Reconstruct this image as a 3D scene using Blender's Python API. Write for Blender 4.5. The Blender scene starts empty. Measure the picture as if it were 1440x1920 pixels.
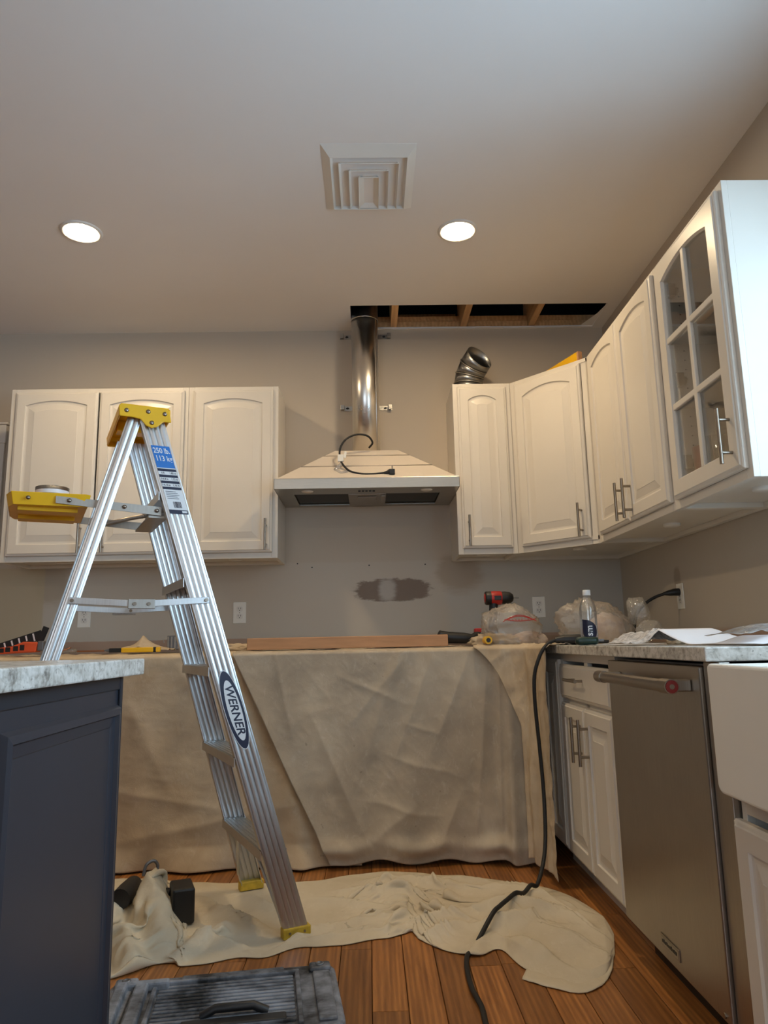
import bpy, bmesh, math, random
import numpy as np
from mathutils import Matrix, Vector
random.seed(4); np.random.seed(4)
C = bpy.context.scene.collection
SC = bpy.context.scene
PI = math.pi

# ------------------------------------------------------------------ camera, sky, lights, exposure
cam = bpy.data.cameras.new('camera'); cam_ob = bpy.data.objects.new('camera', cam); C.objects.link(cam_ob)
cam.sensor_fit = 'VERTICAL'; cam.sensor_height = 36.0
cam.lens = 36.0 * 1354.3 / 1920.0
cam.clip_start = 0.02
R_ = Vector((0.99961, -0.01900, -0.02028)); U_ = Vector((0.01657, -0.17841, 0.98382)); F_ = Vector((0.02231, 0.98377, 0.17802))
M_ = Matrix.Identity(4)
for i in range(3):
    M_[i][0] = R_[i]; M_[i][1] = U_[i]; M_[i][2] = -F_[i]
M_[2][3] = 0.9376
cam_ob.matrix_world = M_
SC.camera = cam_ob
SC.view_settings.view_transform = 'Standard'; SC.view_settings.look = 'None'
SC.view_settings.gamma = 1.0; SC.view_settings.use_curve_mapping = False
SC.view_settings.exposure = 0.18
CAN_POWER = 225.0
W = bpy.data.worlds.new('sky'); SC.world = W; W.use_nodes = True
bg = W.node_tree.nodes['Background']; bg.inputs[0].default_value = (0.62, 0.8, 1.0, 1); bg.inputs[1].default_value = 1.6

def area_light(name, loc, rot, sx, sy, power, col):
    l = bpy.data.lights.new(name, 'AREA'); l.shape = 'RECTANGLE'; l.size = sx; l.size_y = sy
    l.energy = power; l.color = col
    o = bpy.data.objects.new(name, l); C.objects.link(o); o.location = loc; o.rotation_euler = rot
    return o
area_light('daylight_sink_window', (1.53, 0.93, 1.70), (0, math.radians(90), 0), 1.14, 1.84, 54, (0.52, 0.77, 1.0))
area_light('daylight_rear_window', (-0.9, -3.75, 1.55), (math.radians(90), 0, 0), 2.2, 1.7, 26, (0.78, 0.89, 1.0))

# ------------------------------------------------------------------ helpers
D = 3.983; XR = 1.4005; CZ = 2.743; UB = 1.372; UT = 2.286; UD = 0.325

class MB:
    def __init__(s): s.v = []; s.f = []; s.m = []; s.s = []
    def add(s, vs, fs, m=0, sm=False, M=None):
        n = len(s.v)
        for p in vs:
            p = Vector(p)
            s.v.append(tuple(M @ p) if M else tuple(p))
        for f in fs:
            s.f.append([i + n for i in f]); s.m.append(m); s.s.append(sm)
    def box(s, x0, x1, y0, y1, z0, z1, m=0, M=None):
        v = [(x, y, z) for x in (x0, x1) for y in (y0, y1) for z in (z0, z1)]
        s.add(v, [(0, 1, 3, 2), (4, 6, 7, 5), (0, 4, 5, 1), (2, 3, 7, 6), (0, 2, 6, 4), (1, 5, 7, 3)], m, False, M)
    def tube(s, pts, r, n=10, m=0, M=None, caps=True):
        pts = [Vector(p) for p in pts]; N = len(pts)
        rs = r if isinstance(r, (list, tuple)) else [r] * N
        t0 = (pts[1] - pts[0]).normalized()
        up = Vector((0, 0, 1)) if abs(t0.z) < .9 else Vector((1, 0, 0))
        a = t0.cross(up).normalized(); vs = []; fs = []
        for i, p in enumerate(pts):
            t = (pts[min(i + 1, N - 1)] - pts[max(i - 1, 0)]).normalized()
            a = (a - t * a.dot(t)).normalized(); b = t.cross(a)
            for k in range(n):
                w = 2 * PI * k / n
                vs.append(p + (a * math.cos(w) + b * math.sin(w)) * rs[i])
        for i in range(N - 1):
            for k in range(n):
                k2 = (k + 1) % n
                fs.append((i * n + k, i * n + k2, (i + 1) * n + k2, (i + 1) * n + k))
        s.add(vs, fs, m, True, M)
        if caps:
            s.add(vs[:n], [tuple(range(n))[::-1]], m, False, M); s.add(vs[-n:], [tuple(range(n))], m, False, M)
    def cyl(s, p0, p1, r, n=14, m=0, M=None): s.tube([p0, p1], r, n, m, M)
    def lathe(s, prof, n=24, m=0, M=None, closed=True):
        vs = []; fs = []
        for r, z in prof:
            for k in range(n):
                w = 2 * PI * k / n; vs.append((r * math.cos(w), r * math.sin(w), z))
        for i in range(len(prof) - 1):
            for k in range(n):
                k2 = (k + 1) % n
                fs.append((i * n + k, i * n + k2, (i + 1) * n + k2, (i + 1) * n + k))
        s.add(vs, fs, m, True, M)
        if closed:
            s.add(vs[:n], [tuple(range(n))[::-1]], m, False, M); s.add(vs[-n:], [tuple(range(n))], m, False, M)
    def prism(s, poly, t0, t1, fn, m=0, M=None):
        n = len(poly)
        vs = [fn(a, b, t0) for a, b in poly] + [fn(a, b, t1) for a, b in poly]
        fs = [tuple(range(n))[::-1], tuple(range(n, 2 * n))] + [(i, (i + 1) % n, n + (i + 1) % n, n + i) for i in range(n)]
        s.add(vs, fs, m, False, M)
    def grid(s, P, m=0, sm=True):
        a, b = P.shape[:2]
        vs = [tuple(map(float, q)) for q in P.reshape(-1, 3)]
        fs = [(i * b + j, i * b + j + 1, (i + 1) * b + j + 1, (i + 1) * b + j) for i in range(a - 1) for j in range(b - 1)]
        s.add(vs, fs, m, sm)
    def build(s, name, mats, parent=None, loc=None, rz=0, bevel=0, seg=2, recalc=True, solid=0, base=False):
        v = s.v
        if base:
            A = np.array(v); c = (A.min(0) + A.max(0)) / 2; c[2] = A[:, 2].min()
            v = [tuple(q) for q in (A - c)]; loc = tuple(c)
        me = bpy.data.meshes.new(name); me.from_pydata(v, [], s.f); me.update()
        mats = mats if isinstance(mats, (list, tuple)) else [mats]
        for m in mats: me.materials.append(m)
        me.polygons.foreach_set('material_index', s.m); me.polygons.foreach_set('use_smooth', s.s)
        if recalc:
            bm = bmesh.new(); bm.from_mesh(me); bmesh.ops.recalc_face_normals(bm, faces=bm.faces); bm.to_mesh(me); bm.free()
        o = bpy.data.objects.new(name, me); C.objects.link(o)
        if parent: o.parent = parent
        if loc: o.location = loc
        if rz: o.rotation_euler = (0, 0, rz)
        if solid:
            md = o.modifiers.new('thickness', 'SOLIDIFY'); md.thickness = solid; md.offset = 0
        if bevel:
            md = o.modifiers.new('bevel', 'BEVEL'); md.width = bevel; md.segments = seg; md.limit_method = 'ANGLE'; md.angle_limit = math.radians(40)
        return o

def thing(name, label, cat, loc=(0, 0, 0), rz=0, group=None):
    o = bpy.data.objects.new(name, None); C.objects.link(o); o.empty_display_size = .05
    o.location = loc; o.rotation_euler = (0, 0, rz); o['label'] = label; o['category'] = cat
    if group: o['group'] = group
    return o
def tag(o, label, cat, group=None):
    o['label'] = label; o['category'] = cat
    if group: o['group'] = group
    return o
def struct(o): o['kind'] = 'structure'; return o
def dup(o, parent=None):
    c = o.copy(); C.objects.link(c)
    if parent: c.parent = parent
    for ch in list(o.children): dup(ch, c)
    return c
def T(x, y, z): return Matrix.Translation((x, y, z))
def RX(a): return Matrix.Rotation(a, 4, 'X')
def RY(a): return Matrix.Rotation(a, 4, 'Y')
def RZ(a): return Matrix.Rotation(a, 4, 'Z')

# numpy value noise
_perm = np.random.RandomState(7).rand(4096)
def vnoise(x, y, z=0.0):
    x, y, z = np.broadcast_arrays(np.asarray(x, float), np.asarray(y, float), np.asarray(z, float))
    xi, yi, zi = np.floor(x).astype(int), np.floor(y).astype(int), np.floor(z).astype(int)
    xf, yf, zf = x - xi, y - yi, z - zi
    u, v, w = [t * t * t * (t * (6 * t - 15) + 10) for t in (xf, yf, zf)]
    def h(a, b, c): return _perm[(a * 73 + b * 1531 + c * 2917 + (a * b) % 97 * 13) % 4096]
    r = 0
    for dx in (0, 1):
        for dy in (0, 1):
            for dz in (0, 1):
                r = r + h(xi + dx, yi + dy, zi + dz) * (u if dx else 1 - u) * (v if dy else 1 - v) * (w if dz else 1 - w)
    return r * 2 - 1
def fbm(x, y, z=0.0, o=4):
    r = 0; a = 1.0; t = 0
    for i in range(o):
        r = r + a * vnoise(np.asarray(x) * 2 ** i + 17 * i, np.asarray(y) * 2 ** i + 5 * i, np.asarray(z) * 2 ** i + 3 * i); t += a; a *= .5
    return r / t
def ridged(x, y, z=0.0, o=3):
    r = 0; a = 1.0; t = 0
    for i in range(o):
        r = r + a * (1 - np.abs(vnoise(np.asarray(x) * 2 ** i + 11 * i, np.asarray(y) * 2 ** i + 29 * i, np.asarray(z) * 2 ** i))) ** 2; t += a; a *= .5
    return r / t
def segd(X, Y, p, q):
    px, py = p; qx, qy = q; dx, dy = qx - px, qy - py
    t = np.clip(((X - px) * dx + (Y - py) * dy) / (dx * dx + dy * dy), 0, 1)
    return np.hypot(X - px - t * dx, Y - py - t * dy), t
def spline(pts, n):
    P = np.array(pts, float); m = len(P)
    if m == 2: return np.array([P[0] + (P[1] - P[0]) * t for t in np.linspace(0, 1, n)])
    d = np.r_[0, np.cumsum(np.linalg.norm(np.diff(P, axis=0), axis=1) ** .6)]
    out = []
    for t in np.linspace(0, d[-1], n):
        i = min(max(np.searchsorted(d, t) - 1, 0), m - 2)
        u = (t - d[i]) / (d[i + 1] - d[i])
        def tan(k):
            a, b = max(k - 1, 0), min(k + 1, m - 1)
            return (P[b] - P[a]) / (d[b] - d[a])
        h = d[i + 1] - d[i]
        out.append((2 * u**3 - 3 * u**2 + 1) * P[i] + (u**3 - 2 * u**2 + u) * h * tan(i) + (-2 * u**3 + 3 * u**2) * P[i + 1] + (u**3 - u**2) * h * tan(i + 1))
    return np.array(out)

_fc = {}
def text_mesh(txt, size):
    cu = bpy.data.curves.new('txt', 'FONT'); cu.body = txt; cu.size = size; cu.align_x = 'CENTER'; cu.align_y = 'CENTER'; cu.resolution_u = 3
    cu.offset = size * .018
    ob = bpy.data.objects.new('txt', cu); C.objects.link(ob)
    bpy.context.view_layer.update()
    me = bpy.data.meshes.new_from_object(ob.evaluated_get(bpy.context.evaluated_depsgraph_get()))
    v = [(p.co.x, p.co.y) for p in me.vertices]; f = [list(p.vertices) for p in me.polygons]
    bpy.data.objects.remove(ob); bpy.data.meshes.remove(me); bpy.data.curves.remove(cu)
    return v, f

# ------------------------------------------------------------------ materials
def lin(c):
    return tuple((x / 255 / 12.92) if x / 255 <= .04045 else ((x / 255 + .055) / 1.055) ** 2.4 for x in c) + (1.0,)
class NT:
    def __init__(s, name):
        s.m = bpy.data.materials.new(name); s.m.use_nodes = True; s.t = s.m.node_tree
        s.b = s.t.nodes['Principled BSDF']; s.out = s.t.nodes['Material Output']
        s.tc = s.n('ShaderNodeTexCoord')
    def n(s, t, **k):
        x = s.t.nodes.new(t)
        for a, b in k.items(): setattr(x, a, b)
        return x
    def l(s, a, b): s.t.links.new(a, b)
    def map(s, sc=(1, 1, 1), loc=(0, 0, 0), src='Object'):
        m = s.n('ShaderNodeMapping'); m.inputs['Scale'].default_value = sc; m.inputs['Location'].default_value = loc
        s.l(s.tc.outputs[src], m.inputs[0]); return m.outputs[0]
    def noise(s, scale, detail=4, rough=.55, vec=None, dist=0):
        x = s.n('ShaderNodeTexNoise'); x.inputs['Scale'].default_value = scale; x.inputs['Detail'].default_value = detail
        x.inputs['Roughness'].default_value = rough; x.inputs['Distortion'].default_value = dist
        s.l(vec if vec else s.tc.outputs['Object'], x.inputs['Vector']); return x.outputs['Fac']
    def ramp(s, fac, stops, interp='LINEAR'):
        r = s.n('ShaderNodeValToRGB'); cr = r.color_ramp; cr.interpolation = interp
        while len(cr.elements) < len(stops): cr.elements.new(.5)
        for e, (p, c) in zip(cr.elements, stops): e.position = p; e.color = c if len(c) == 4 else tuple(c) + (1,)
        s.l(fac, r.inputs[0]); return r.outputs[0]
    def math(s, op, a, b=None, c=None):
        x = s.n('ShaderNodeMath', operation=op)
        for i, q in enumerate((a, b, c)):
            if q is None: continue
            if isinstance(q, (int, float)): x.inputs[i].default_value = q
            else: s.l(q, x.inputs[i])
        return x.outputs[0]
    def mix(s, fac, a, b):
        x = s.n('ShaderNodeMix', data_type='RGBA')
        if isinstance(fac, (int, float)): x.inputs[0].default_value = fac
        else: s.l(fac, x.inputs[0])
        for i, q in ((6, a), (7, b)):
            if isinstance(q, tuple): x.inputs[i].default_value = q
            else: s.l(q, x.inputs[i])
        return x.outputs[2]
    def bump(s, h, strength=.3, dist=.002):
        b = s.n('ShaderNodeBump'); b.inputs['Strength'].default_value = strength; b.inputs['Distance'].default_value = dist
        s.l(h, b.inputs['Height']); s.l(b.outputs[0], s.b.inputs['Normal'])
    def base(s, c):
        if isinstance(c, tuple): s.b.inputs['Base Color'].default_value = c
        else: s.l(c, s.b.inputs['Base Color'])
    def set(s, rough=None, metal=None, spec=None, coat=None):
        if rough is not None: s.b.inputs['Roughness'].default_value = rough
        if metal is not None: s.b.inputs['Metallic'].default_value = metal
        if spec is not None: s.b.inputs['Specular IOR Level'].default_value = spec
        if coat is not None: s.b.inputs['Coat Weight'].default_value = coat

def simple(name, col, rough=.5, metal=0, var=.08, scale=12, bump=0, spec=.5, stretch=(1, 1, 1)):
    t = NT(name); c = lin(col)
    f = t.noise(scale, 4, .6, t.map(stretch))
    lo = tuple(x * (1 - var) for x in c[:3]) + (1,); hi = tuple(min(1, x * (1 + var)) for x in c[:3]) + (1,)
    t.base(t.ramp(f, [(.3, lo), (.7, hi)])); t.set(rough, metal, spec)
    if bump: t.bump(t.noise(scale * 8, 3), bump, .001)
    return t.m

WALLC = (192, 180, 164)
m_ceil = simple('ceiling_paint', (232, 228, 225), .85, var=.01, scale=3, bump=.05)
m_rwall = None
def wall_mat(name, axis, patches, base=WALLC):
    """patches: (cu, cz, hu, hz, edge, noise_amp, noise_scale, colour, strength)"""
    t = NT(name); sep = t.n('ShaderNodeSeparateXYZ'); t.l(t.tc.outputs['Object'], sep.inputs[0])
    u = sep.outputs[axis]; z = sep.outputs[2]
    col = t.mix(t.noise(2.2, 3), lin(tuple(x - 4 for x in base)), lin(tuple(x + 3 for x in base)))
    for cu, cz, hu, hz, edge, na, ns, pc, st in patches:
        a = t.math('DIVIDE', t.math('ABSOLUTE', t.math('SUBTRACT', u, cu)), hu)
        b = t.math('DIVIDE', t.math('ABSOLUTE', t.math('SUBTRACT', z, cz)), hz)
        d = t.math('MAXIMUM', a, b) if edge > 0 else t.math('SQRT', t.math('ADD', t.math('POWER', a, 2.6), t.math('POWER', b, 2.6)))
        nz = t.math('MULTIPLY', t.math('SUBTRACT', t.noise(ns, 5, .7, t.map((1, 1, 3) if na > .2 else (1, 1, 1))), .5), na * 2)
        d = t.math('ADD', d, nz)
        mr = t.n('ShaderNodeMapRange', interpolation_type='SMOOTHSTEP'); e = abs(edge)
        mr.inputs[1].default_value = 1 + e; mr.inputs[2].default_value = 1 - e; mr.inputs[3].default_value = 0; mr.inputs[4].default_value = st
        t.l(d, mr.inputs[0]); col = t.mix(mr.outputs[0], col, lin(pc))
    t.base(col); t.set(.8); t.bump(t.noise(160, 2), .05, .001)
    return t.m
DW = (128, 112, 100); PK = (176, 140, 116); LG = (198, 190, 178)
m_wback = wall_mat('back_wall_paint', 0, [
    (-.33, 1.14, 1.46, .24, .04, .05, 3, LG, .55),
    (1.05, 1.16, .62, .2, .05, .05, 3, (186, 184, 178), .7),
    (-.4, .85, 2.1, .125, .02, .03, 9, PK, .8),
    (1.0, .85, .9, .11, .03, .03, 9, (168, 140, 116), .8),
    (.127, 1.222, .205, .062, -.12, .5, 14, DW, .95),
    (.10, 1.222, .045, .06, -.5, .5, 30, (196, 190, 182), .75),
    (.50, 1.31, .12, .105, -.35, .6, 5, (166, 148, 128), .7),
    (-1.73, 1.30, .09, .12, -.4, .6, 5, (160, 142, 118), .6),
    (-1.92, 1.17, .15, .21, .05, .02, 4, (184, 168, 138), .8)])
m_wright = wall_mat('right_wall_paint', 1, [
    (2.4, .85, 1.6, .12, .03, .05, 7, PK, .75),
    (2.9, 1.16, 1.1, .2, .05, .05, 3, (188, 180, 168), .6),
    (3.26, 1.2, .035, .05, -.3, .4, 12, (150, 134, 116), .6)])
m_wother = wall_mat('side_wall_paint', 0, [])
m_white = simple('white_cabinet_paint', (218, 211, 200), .32, var=.015, scale=5)
m_trimw = simple('white_trim_paint', (225, 221, 214), .4, var=.02, scale=5)
m_inside = simple('cabinet_interior', (236, 233, 228), .5, var=.02)
m_navy = simple('navy_cabinet_paint', (46, 48, 56), .38, var=.05, scale=4)
m_navyd = simple('darker_navy', (34, 38, 46), .45, var=.05, scale=4)  # darker navy for the strip under the island top and its end edge
m_nickel = simple('brushed_nickel', (150, 140, 128), .30, 1, var=.05, scale=40)
m_black = simple('black_plastic', (24, 24, 25), .45, var=.15, scale=20)
m_rubber = simple('black_rubber', (22, 22, 23), .6, var=.15, scale=30)
m_red = simple('red_plastic', (176, 36, 30), .42, var=.08)
m_orange = simple('orange_plastic', (224, 88, 44), .45, var=.06)
m_yellow = simple('yellow_plastic', (238, 184, 24), .38, var=.04, scale=8)
m_yellowd = simple('scuffed_yellow_rubber', (200, 166, 50), .6, var=.2, scale=40)
m_whitep = simple('white_plastic', (235, 232, 224), .35, var=.01)
m_dark = simple('void_shade', (14, 12, 11), .9, var=.2)  # near-black standing in for the shade inside openings
m_paper = simple('white_paper', (236, 236, 240), .8, var=.015, scale=9)
m_green = simple('dark_green_plastic', (26, 52, 44), .3, var=.1)
m_blue = simple('label_blue', (38, 116, 196), .4, var=.05)
m_ink = simple('label_navy_ink', (22, 30, 58), .4, var=.05)
m_labelw = simple('label_white', (226, 228, 230), .45, var=.02)
m_cream = simple('hood_film_white', (204, 192, 178), .42, var=.04, scale=6)
m_card = simple('raw_wood_board', (190, 142, 102), .7, var=.12, scale=6, stretch=(1, 8, 8), bump=.1)
m_copper = simple('copper_wire', (170, 120, 92), .35, 1, var=.1)
m_grey = simple('grey_metal_box', (120, 122, 126), .45, .7, var=.15, scale=18)
m_bracket = simple('zinc_bracket', (176, 172, 164), .4, 1, var=.1, scale=30)

def wood(name, c1, c2, stretch, rough=.35):
    t = NT(name); oi = t.n('ShaderNodeObjectInfo')
    cb = t.n('ShaderNodeCombineXYZ')
    for i in range(3): t.l(t.math('MULTIPLY', oi.outputs['Random'], 31.0 + 9 * i), cb.inputs[i])
    def shifted(sc):
        off = t.n('ShaderNodeVectorMath', operation='ADD'); t.l(t.map(sc), off.inputs[0]); t.l(cb.outputs[0], off.inputs[1]); return off.outputs[0]
    g = t.noise(1.0, 6, .65, shifted(stretch), .3)
    w = t.n('ShaderNodeTexWave', wave_type='BANDS', bands_direction='X'); w.inputs['Scale'].default_value = 1.0; w.inputs['Distortion'].default_value = 9; w.inputs['Detail'].default_value = 2; w.inputs['Detail Scale'].default_value = .5
    t.l(shifted(tuple(x * .35 for x in stretch)), w.inputs['Vector'])
    f = t.math('ADD', t.math('MULTIPLY', g, .86), t.math('MULTIPLY', w.outputs['Fac'], .14))
    col = t.ramp(f, [(.22, lin(c1)), (.5, lin(tuple((a + b) / 2 for a, b in zip(c1, c2)))), (.78, lin(c2))])
    hsv = t.n('ShaderNodeHueSaturation'); t.l(col, hsv.inputs['Color'])
    t.l(t.math('ADD', .72, t.math('MULTIPLY', oi.outputs['Random'], .5)), hsv.inputs['Value'])
    t.base(hsv.outputs[0]); t.set(rough); t.bump(g, .1, .0008)
    return t.m
m_floor = wood('oak_plank', (106, 63, 30), (194, 131, 70), (55, 3, 20), .36)
m_lumber = wood('framing_lumber', (178, 134, 90), (222, 180, 130), (40, 3, 40), .8)

def granite():
    t = NT('speckled_granite')
    a = t.noise(38, 5, .65); b = t.noise(120, 3, .6); c = t.noise(14, 3, .5, None, .8)
    col = t.ramp(a, [(.3, lin((120, 116, 110))), (.44, lin((186, 182, 174))), (.6, lin((214, 211, 205))), (.8, lin((168, 162, 152)))])
    sp = t.ramp(b, [(.62, (0, 0, 0)), (.70, (1, 1, 1))])
    col = t.mix(t.math('MULTIPLY', sp, .55), col, lin((70, 66, 62)))
    vn = t.ramp(c, [(.46, (0, 0, 0)), (.5, (1, 1, 1)), (.54, (0, 0, 0))])
    col = t.mix(t.math('MULTIPLY', vn, .35), col, lin((128, 120, 108)))
    t.base(col); t.set(.25); return t.m
m_granite = granite()

def steel(name, col, rough, stretch, aniso=True, smudge=.25):
    t = NT(name); g = t.noise(6, 5, .6, t.map(stretch)); s = t.noise(5, 4, .6, None, .6)
    c = lin(col); t.base(t.ramp(g, [(.3, tuple(x * .88 for x in c[:3]) + (1,)), (.7, c)]))
    t.l(t.math('ADD', rough - .06, t.math('MULTIPLY', s, smudge)), t.b.inputs['Roughness'])
    t.set(None, 1); t.bump(g, .03, .0005); return t.m
m_steel = steel('brushed_stainless', (170, 162, 152), .3, (60, 60, 1))
m_hoodsteel = steel('hood_stainless', (186, 180, 170), .28, (2, 60, 60))
m_duct = steel('galvanized_duct', (232, 228, 222), .30, (1, 1, 1), smudge=.10)
m_elbow = steel('galvanized_elbow', (150, 150, 150), .3, (8, 8, 8))
m_alu = steel('ladder_aluminium', (206, 206, 206), .3, (40, 40, 2), smudge=.25)
m_alud = steel('dull_aluminium', (170, 164, 156), .42, (20, 20, 3))

def canvas(name, c1, c2, c3):
    t = NT(name)
    a = t.noise(3.2, 5, .6, None, .5); b = t.noise(22, 4, .7, t.map((1.4, 1, .8)), 1.0); w = t.noise(420, 2, .5)
    col = t.ramp(a, [(.3, lin(c1)), (.55, lin(c2)), (.75, lin(c3))])
    st = t.ramp(b, [(.55, (0, 0, 0)), (.72, (1, 1, 1))])
    col = t.mix(t.math('MULTIPLY', st, .16), col, lin((232, 226, 214)))
    sp = t.ramp(t.noise(30, 2, .5), [(.75, (0, 0, 0)), (.78, (1, 1, 1))])
    col = t.mix(t.math('MULTIPLY', sp, .3), col, lin((90, 80, 70)))
    t.base(col); t.set(.9, spec=.2)
    h = t.math('ADD', t.math('MULTIPLY', w, .2), t.math('MULTIPLY', t.noise(17, 5, .6, None, 1.5), .9))
    t.bump(h, .4, .0032)
    return t.m
m_canvas = canvas('canvas_drop_cloth', (178, 158, 132), (196, 178, 152), (208, 192, 168))
m_canvas2 = canvas('grey_stained_canvas', (162, 150, 134), (184, 170, 150), (200, 188, 168))
m_canvas3 = canvas('pale_canvas_on_floor', (198, 184, 158), (210, 197, 172), (218, 207, 186))

def clear(name, tint, a_tr, a_gl, rough=.1, dif=(.9, .88, .85)):
    t = NT(name); nt = t.t
    tr = t.n('ShaderNodeBsdfTransparent'); tr.inputs[0].default_value = tint
    gl = t.n('ShaderNodeBsdfGlossy'); gl.inputs['Roughness'].default_value = rough; gl.inputs[0].default_value = (.95, .95, .95, 1)
    df = t.n('ShaderNodeBsdfDiffuse'); df.inputs[0].default_value = dif + (1,)
    ts = t.n('ShaderNodeBsdfTranslucent'); ts.inputs[0].default_value = dif + (1,)
    h = t.n('ShaderNodeMixShader'); h.inputs[0].default_value = .45; t.l(df.outputs[0], h.inputs[1]); t.l(ts.outputs[0], h.inputs[2])
    m1 = t.n('ShaderNodeMixShader'); m1.inputs[0].default_value = a_tr; t.l(h.outputs[0], m1.inputs[1]); t.l(tr.outputs[0], m1.inputs[2])
    m2 = t.n('ShaderNodeMixShader')
    fr = t.n('ShaderNodeFresnel'); fr.inputs[0].default_value = 1.4
    t.l(t.math('ADD', t.math('MULTIPLY', fr.outputs[0], .8 if rough > .03 else .5), a_gl), m2.inputs[0])
    t.l(m1.outputs[0], m2.inputs[1]); t.l(gl.outputs[0], m2.inputs[2]); t.l(m2.outputs[0], t.out.inputs[0])
    if rough > .08:
        b = t.n('ShaderNodeBump'); b.inputs['Strength'].default_value = 1.0; b.inputs['Distance'].default_value = .010
        t.l(t.noise(30, 4, .6, None, 1.2), b.inputs['Height']); t.l(b.outputs[0], gl.inputs['Normal']); t.l(b.outputs[0], df.inputs['Normal']); t.l(b.outputs[0], ts.inputs['Normal'])
    return t.m
m_glass = clear('window_glass', (.985, .99, .988, 1), 1.0, .0, .02)
m_bag = clear('clear_plastic_bag', (.97, .96, .94, 1), .75, .09, .11, (.97, .94, .90))
m_film = clear('clear_plastic_film', (.96, .96, .97, 1), .72, .08, .12)
m_pet = clear('clear_bottle_plastic', (.97, .98, .98, 1), .93, .05, .05)

def lamp_mat():
    t = NT('led_lens'); e = t.n('ShaderNodeEmission'); e.inputs[0].default_value = (1.0, .76, .46, 1); e.inputs[1].default_value = CAN_POWER
    t.l(e.outputs[0], t.out.inputs[0]); return t.m
m_led = lamp_mat()

def dusty():
    t = NT('dusty_black_plastic')
    a = t.noise(5.5, 5, .65, t.map((1, 1.2, 1), (.3, .1, 0)), .4); b = t.noise(30, 3, .6)
    f = t.math('ADD', t.math('MULTIPLY', a, .8), t.math('MULTIPLY', b, .2))
    t.base(t.ramp(f, [(.38, lin((30, 30, 31))), (.46, lin((92, 93, 97))), (.62, lin((150, 152, 158)))])); t.set(.6); return t.m
m_dusty = dusty()
def newsprint():
    t = NT('grey_newsprint')
    w = t.n('ShaderNodeTexWave', bands_direction='Y'); w.inputs['Scale'].default_value = 60; w.inputs['Distortion'].default_value = 2
    t.l(t.tc.outputs['Object'], w.inputs['Vector'])
    f = t.math('MULTIPLY', w.outputs['Fac'], t.ramp(t.noise(60, 3), [(.45, (0, 0, 0)), (.6, (1, 1, 1))]))
    t.base(t.mix(f, lin((205, 202, 200)), lin((80, 78, 80)))); t.set(.7); return t.m
m_news = newsprint()
def bagitems():
    t = NT('bubble_wrapped_parts'); t.base(t.ramp(t.noise(9, 4), [(.35, lin((196, 160, 138))), (.6, lin((224, 206, 186)))])); t.set(.5)
    t.bump(t.noise(60, 3), .4, .003); return t.m
m_stuff = bagitems()

# ------------------------------------------------------------------ room shell
XL = -4.2; YB = -3.6
b = MB(); b.box(XL - .1, XR + .1, YB - .1, D + .1, -.06, -.012)
floor = struct(b.build('floor', simple('subfloor', (70, 44, 24), .8)))
plank_w = .0953; x = -1.63; pm = {}
def plank_mesh(L):
    L = round(L, 1)
    if L not in pm:
        q = MB(); g = .0009; c = .0016; w = plank_w / 2 - g
        v = [(-w, 0, -.014), (w, 0, -.014), (w, 0, -c), (w - c, 0, 0), (-w + c, 0, 0), (-w, 0, -c)]
        vs = [(a, g, z) for a, _, z in v] + [(a, L - g, z) for a, _, z in v]
        q.add(vs, [tuple(range(6)), tuple(range(6, 12))[::-1]] + [(i, (i + 1) % 6, 6 + (i + 1) % 6, 6 + i) for i in range(6)])
        o = q.build('plank', m_floor, floor); pm[L] = o.data; return o
    o = bpy.data.objects.new('plank', pm[L]); C.objects.link(o); o.parent = floor; return o
col = 0
while x < .93:
    y = .3 - random.random() * .8; fin = 3.95
    while y < fin:
        L = random.choice((.5, .7, .9, 1.1, 1.3)); L = min(L, math.ceil((fin - y) * 10) / 10)
        if L < .2: break
        o = plank_mesh(L); o.location = (x + plank_w / 2, y, 0); y += round(L, 1)
    x += plank_w; col += 1
b = MB(); b.box(XL, -1.64, YB, D, -.03, -.001); b.box(-1.64, XR, YB, -.5, -.03, -.001); b.box(.94, XR, -.5, D, -.03, -.001)
struct(b.build('trim_1', m_floor))

b = MB(); b.box(XL - .1, XR + .1, D, D + .09, 0, CZ - .0); struct(b.build('wall_back', m_wback))
WY0, WY1, WZ0, WZ1 = 0.0, 1.86, 1.12, 2.28
b = MB()
b.box(XR, XR + .1, YB - .1, WY0, 0, CZ); b.box(XR, XR + .1, WY1, D, 0, CZ)
b.box(XR, XR + .1, WY0, WY1, 0, WZ0); b.box(XR, XR + .1, WY0, WY1, WZ1, CZ)
struct(b.build('wall_right', m_wright))
b = MB(); b.box(XL - .1, XL, YB - .1, D, 0, CZ); struct(b.build('wall_left', m_wother))
b = MB()
b.box(XL, -2.1, YB - .1, YB, 0, CZ); b.box(.3, XR, YB - .1, YB, 0, CZ); b.box(-2.1, .3, YB - .1, YB, 0, .7); b.box(-2.1, .3, YB - .1, YB, 2.4, CZ)
struct(b.build('wall_front', m_wother))
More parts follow.
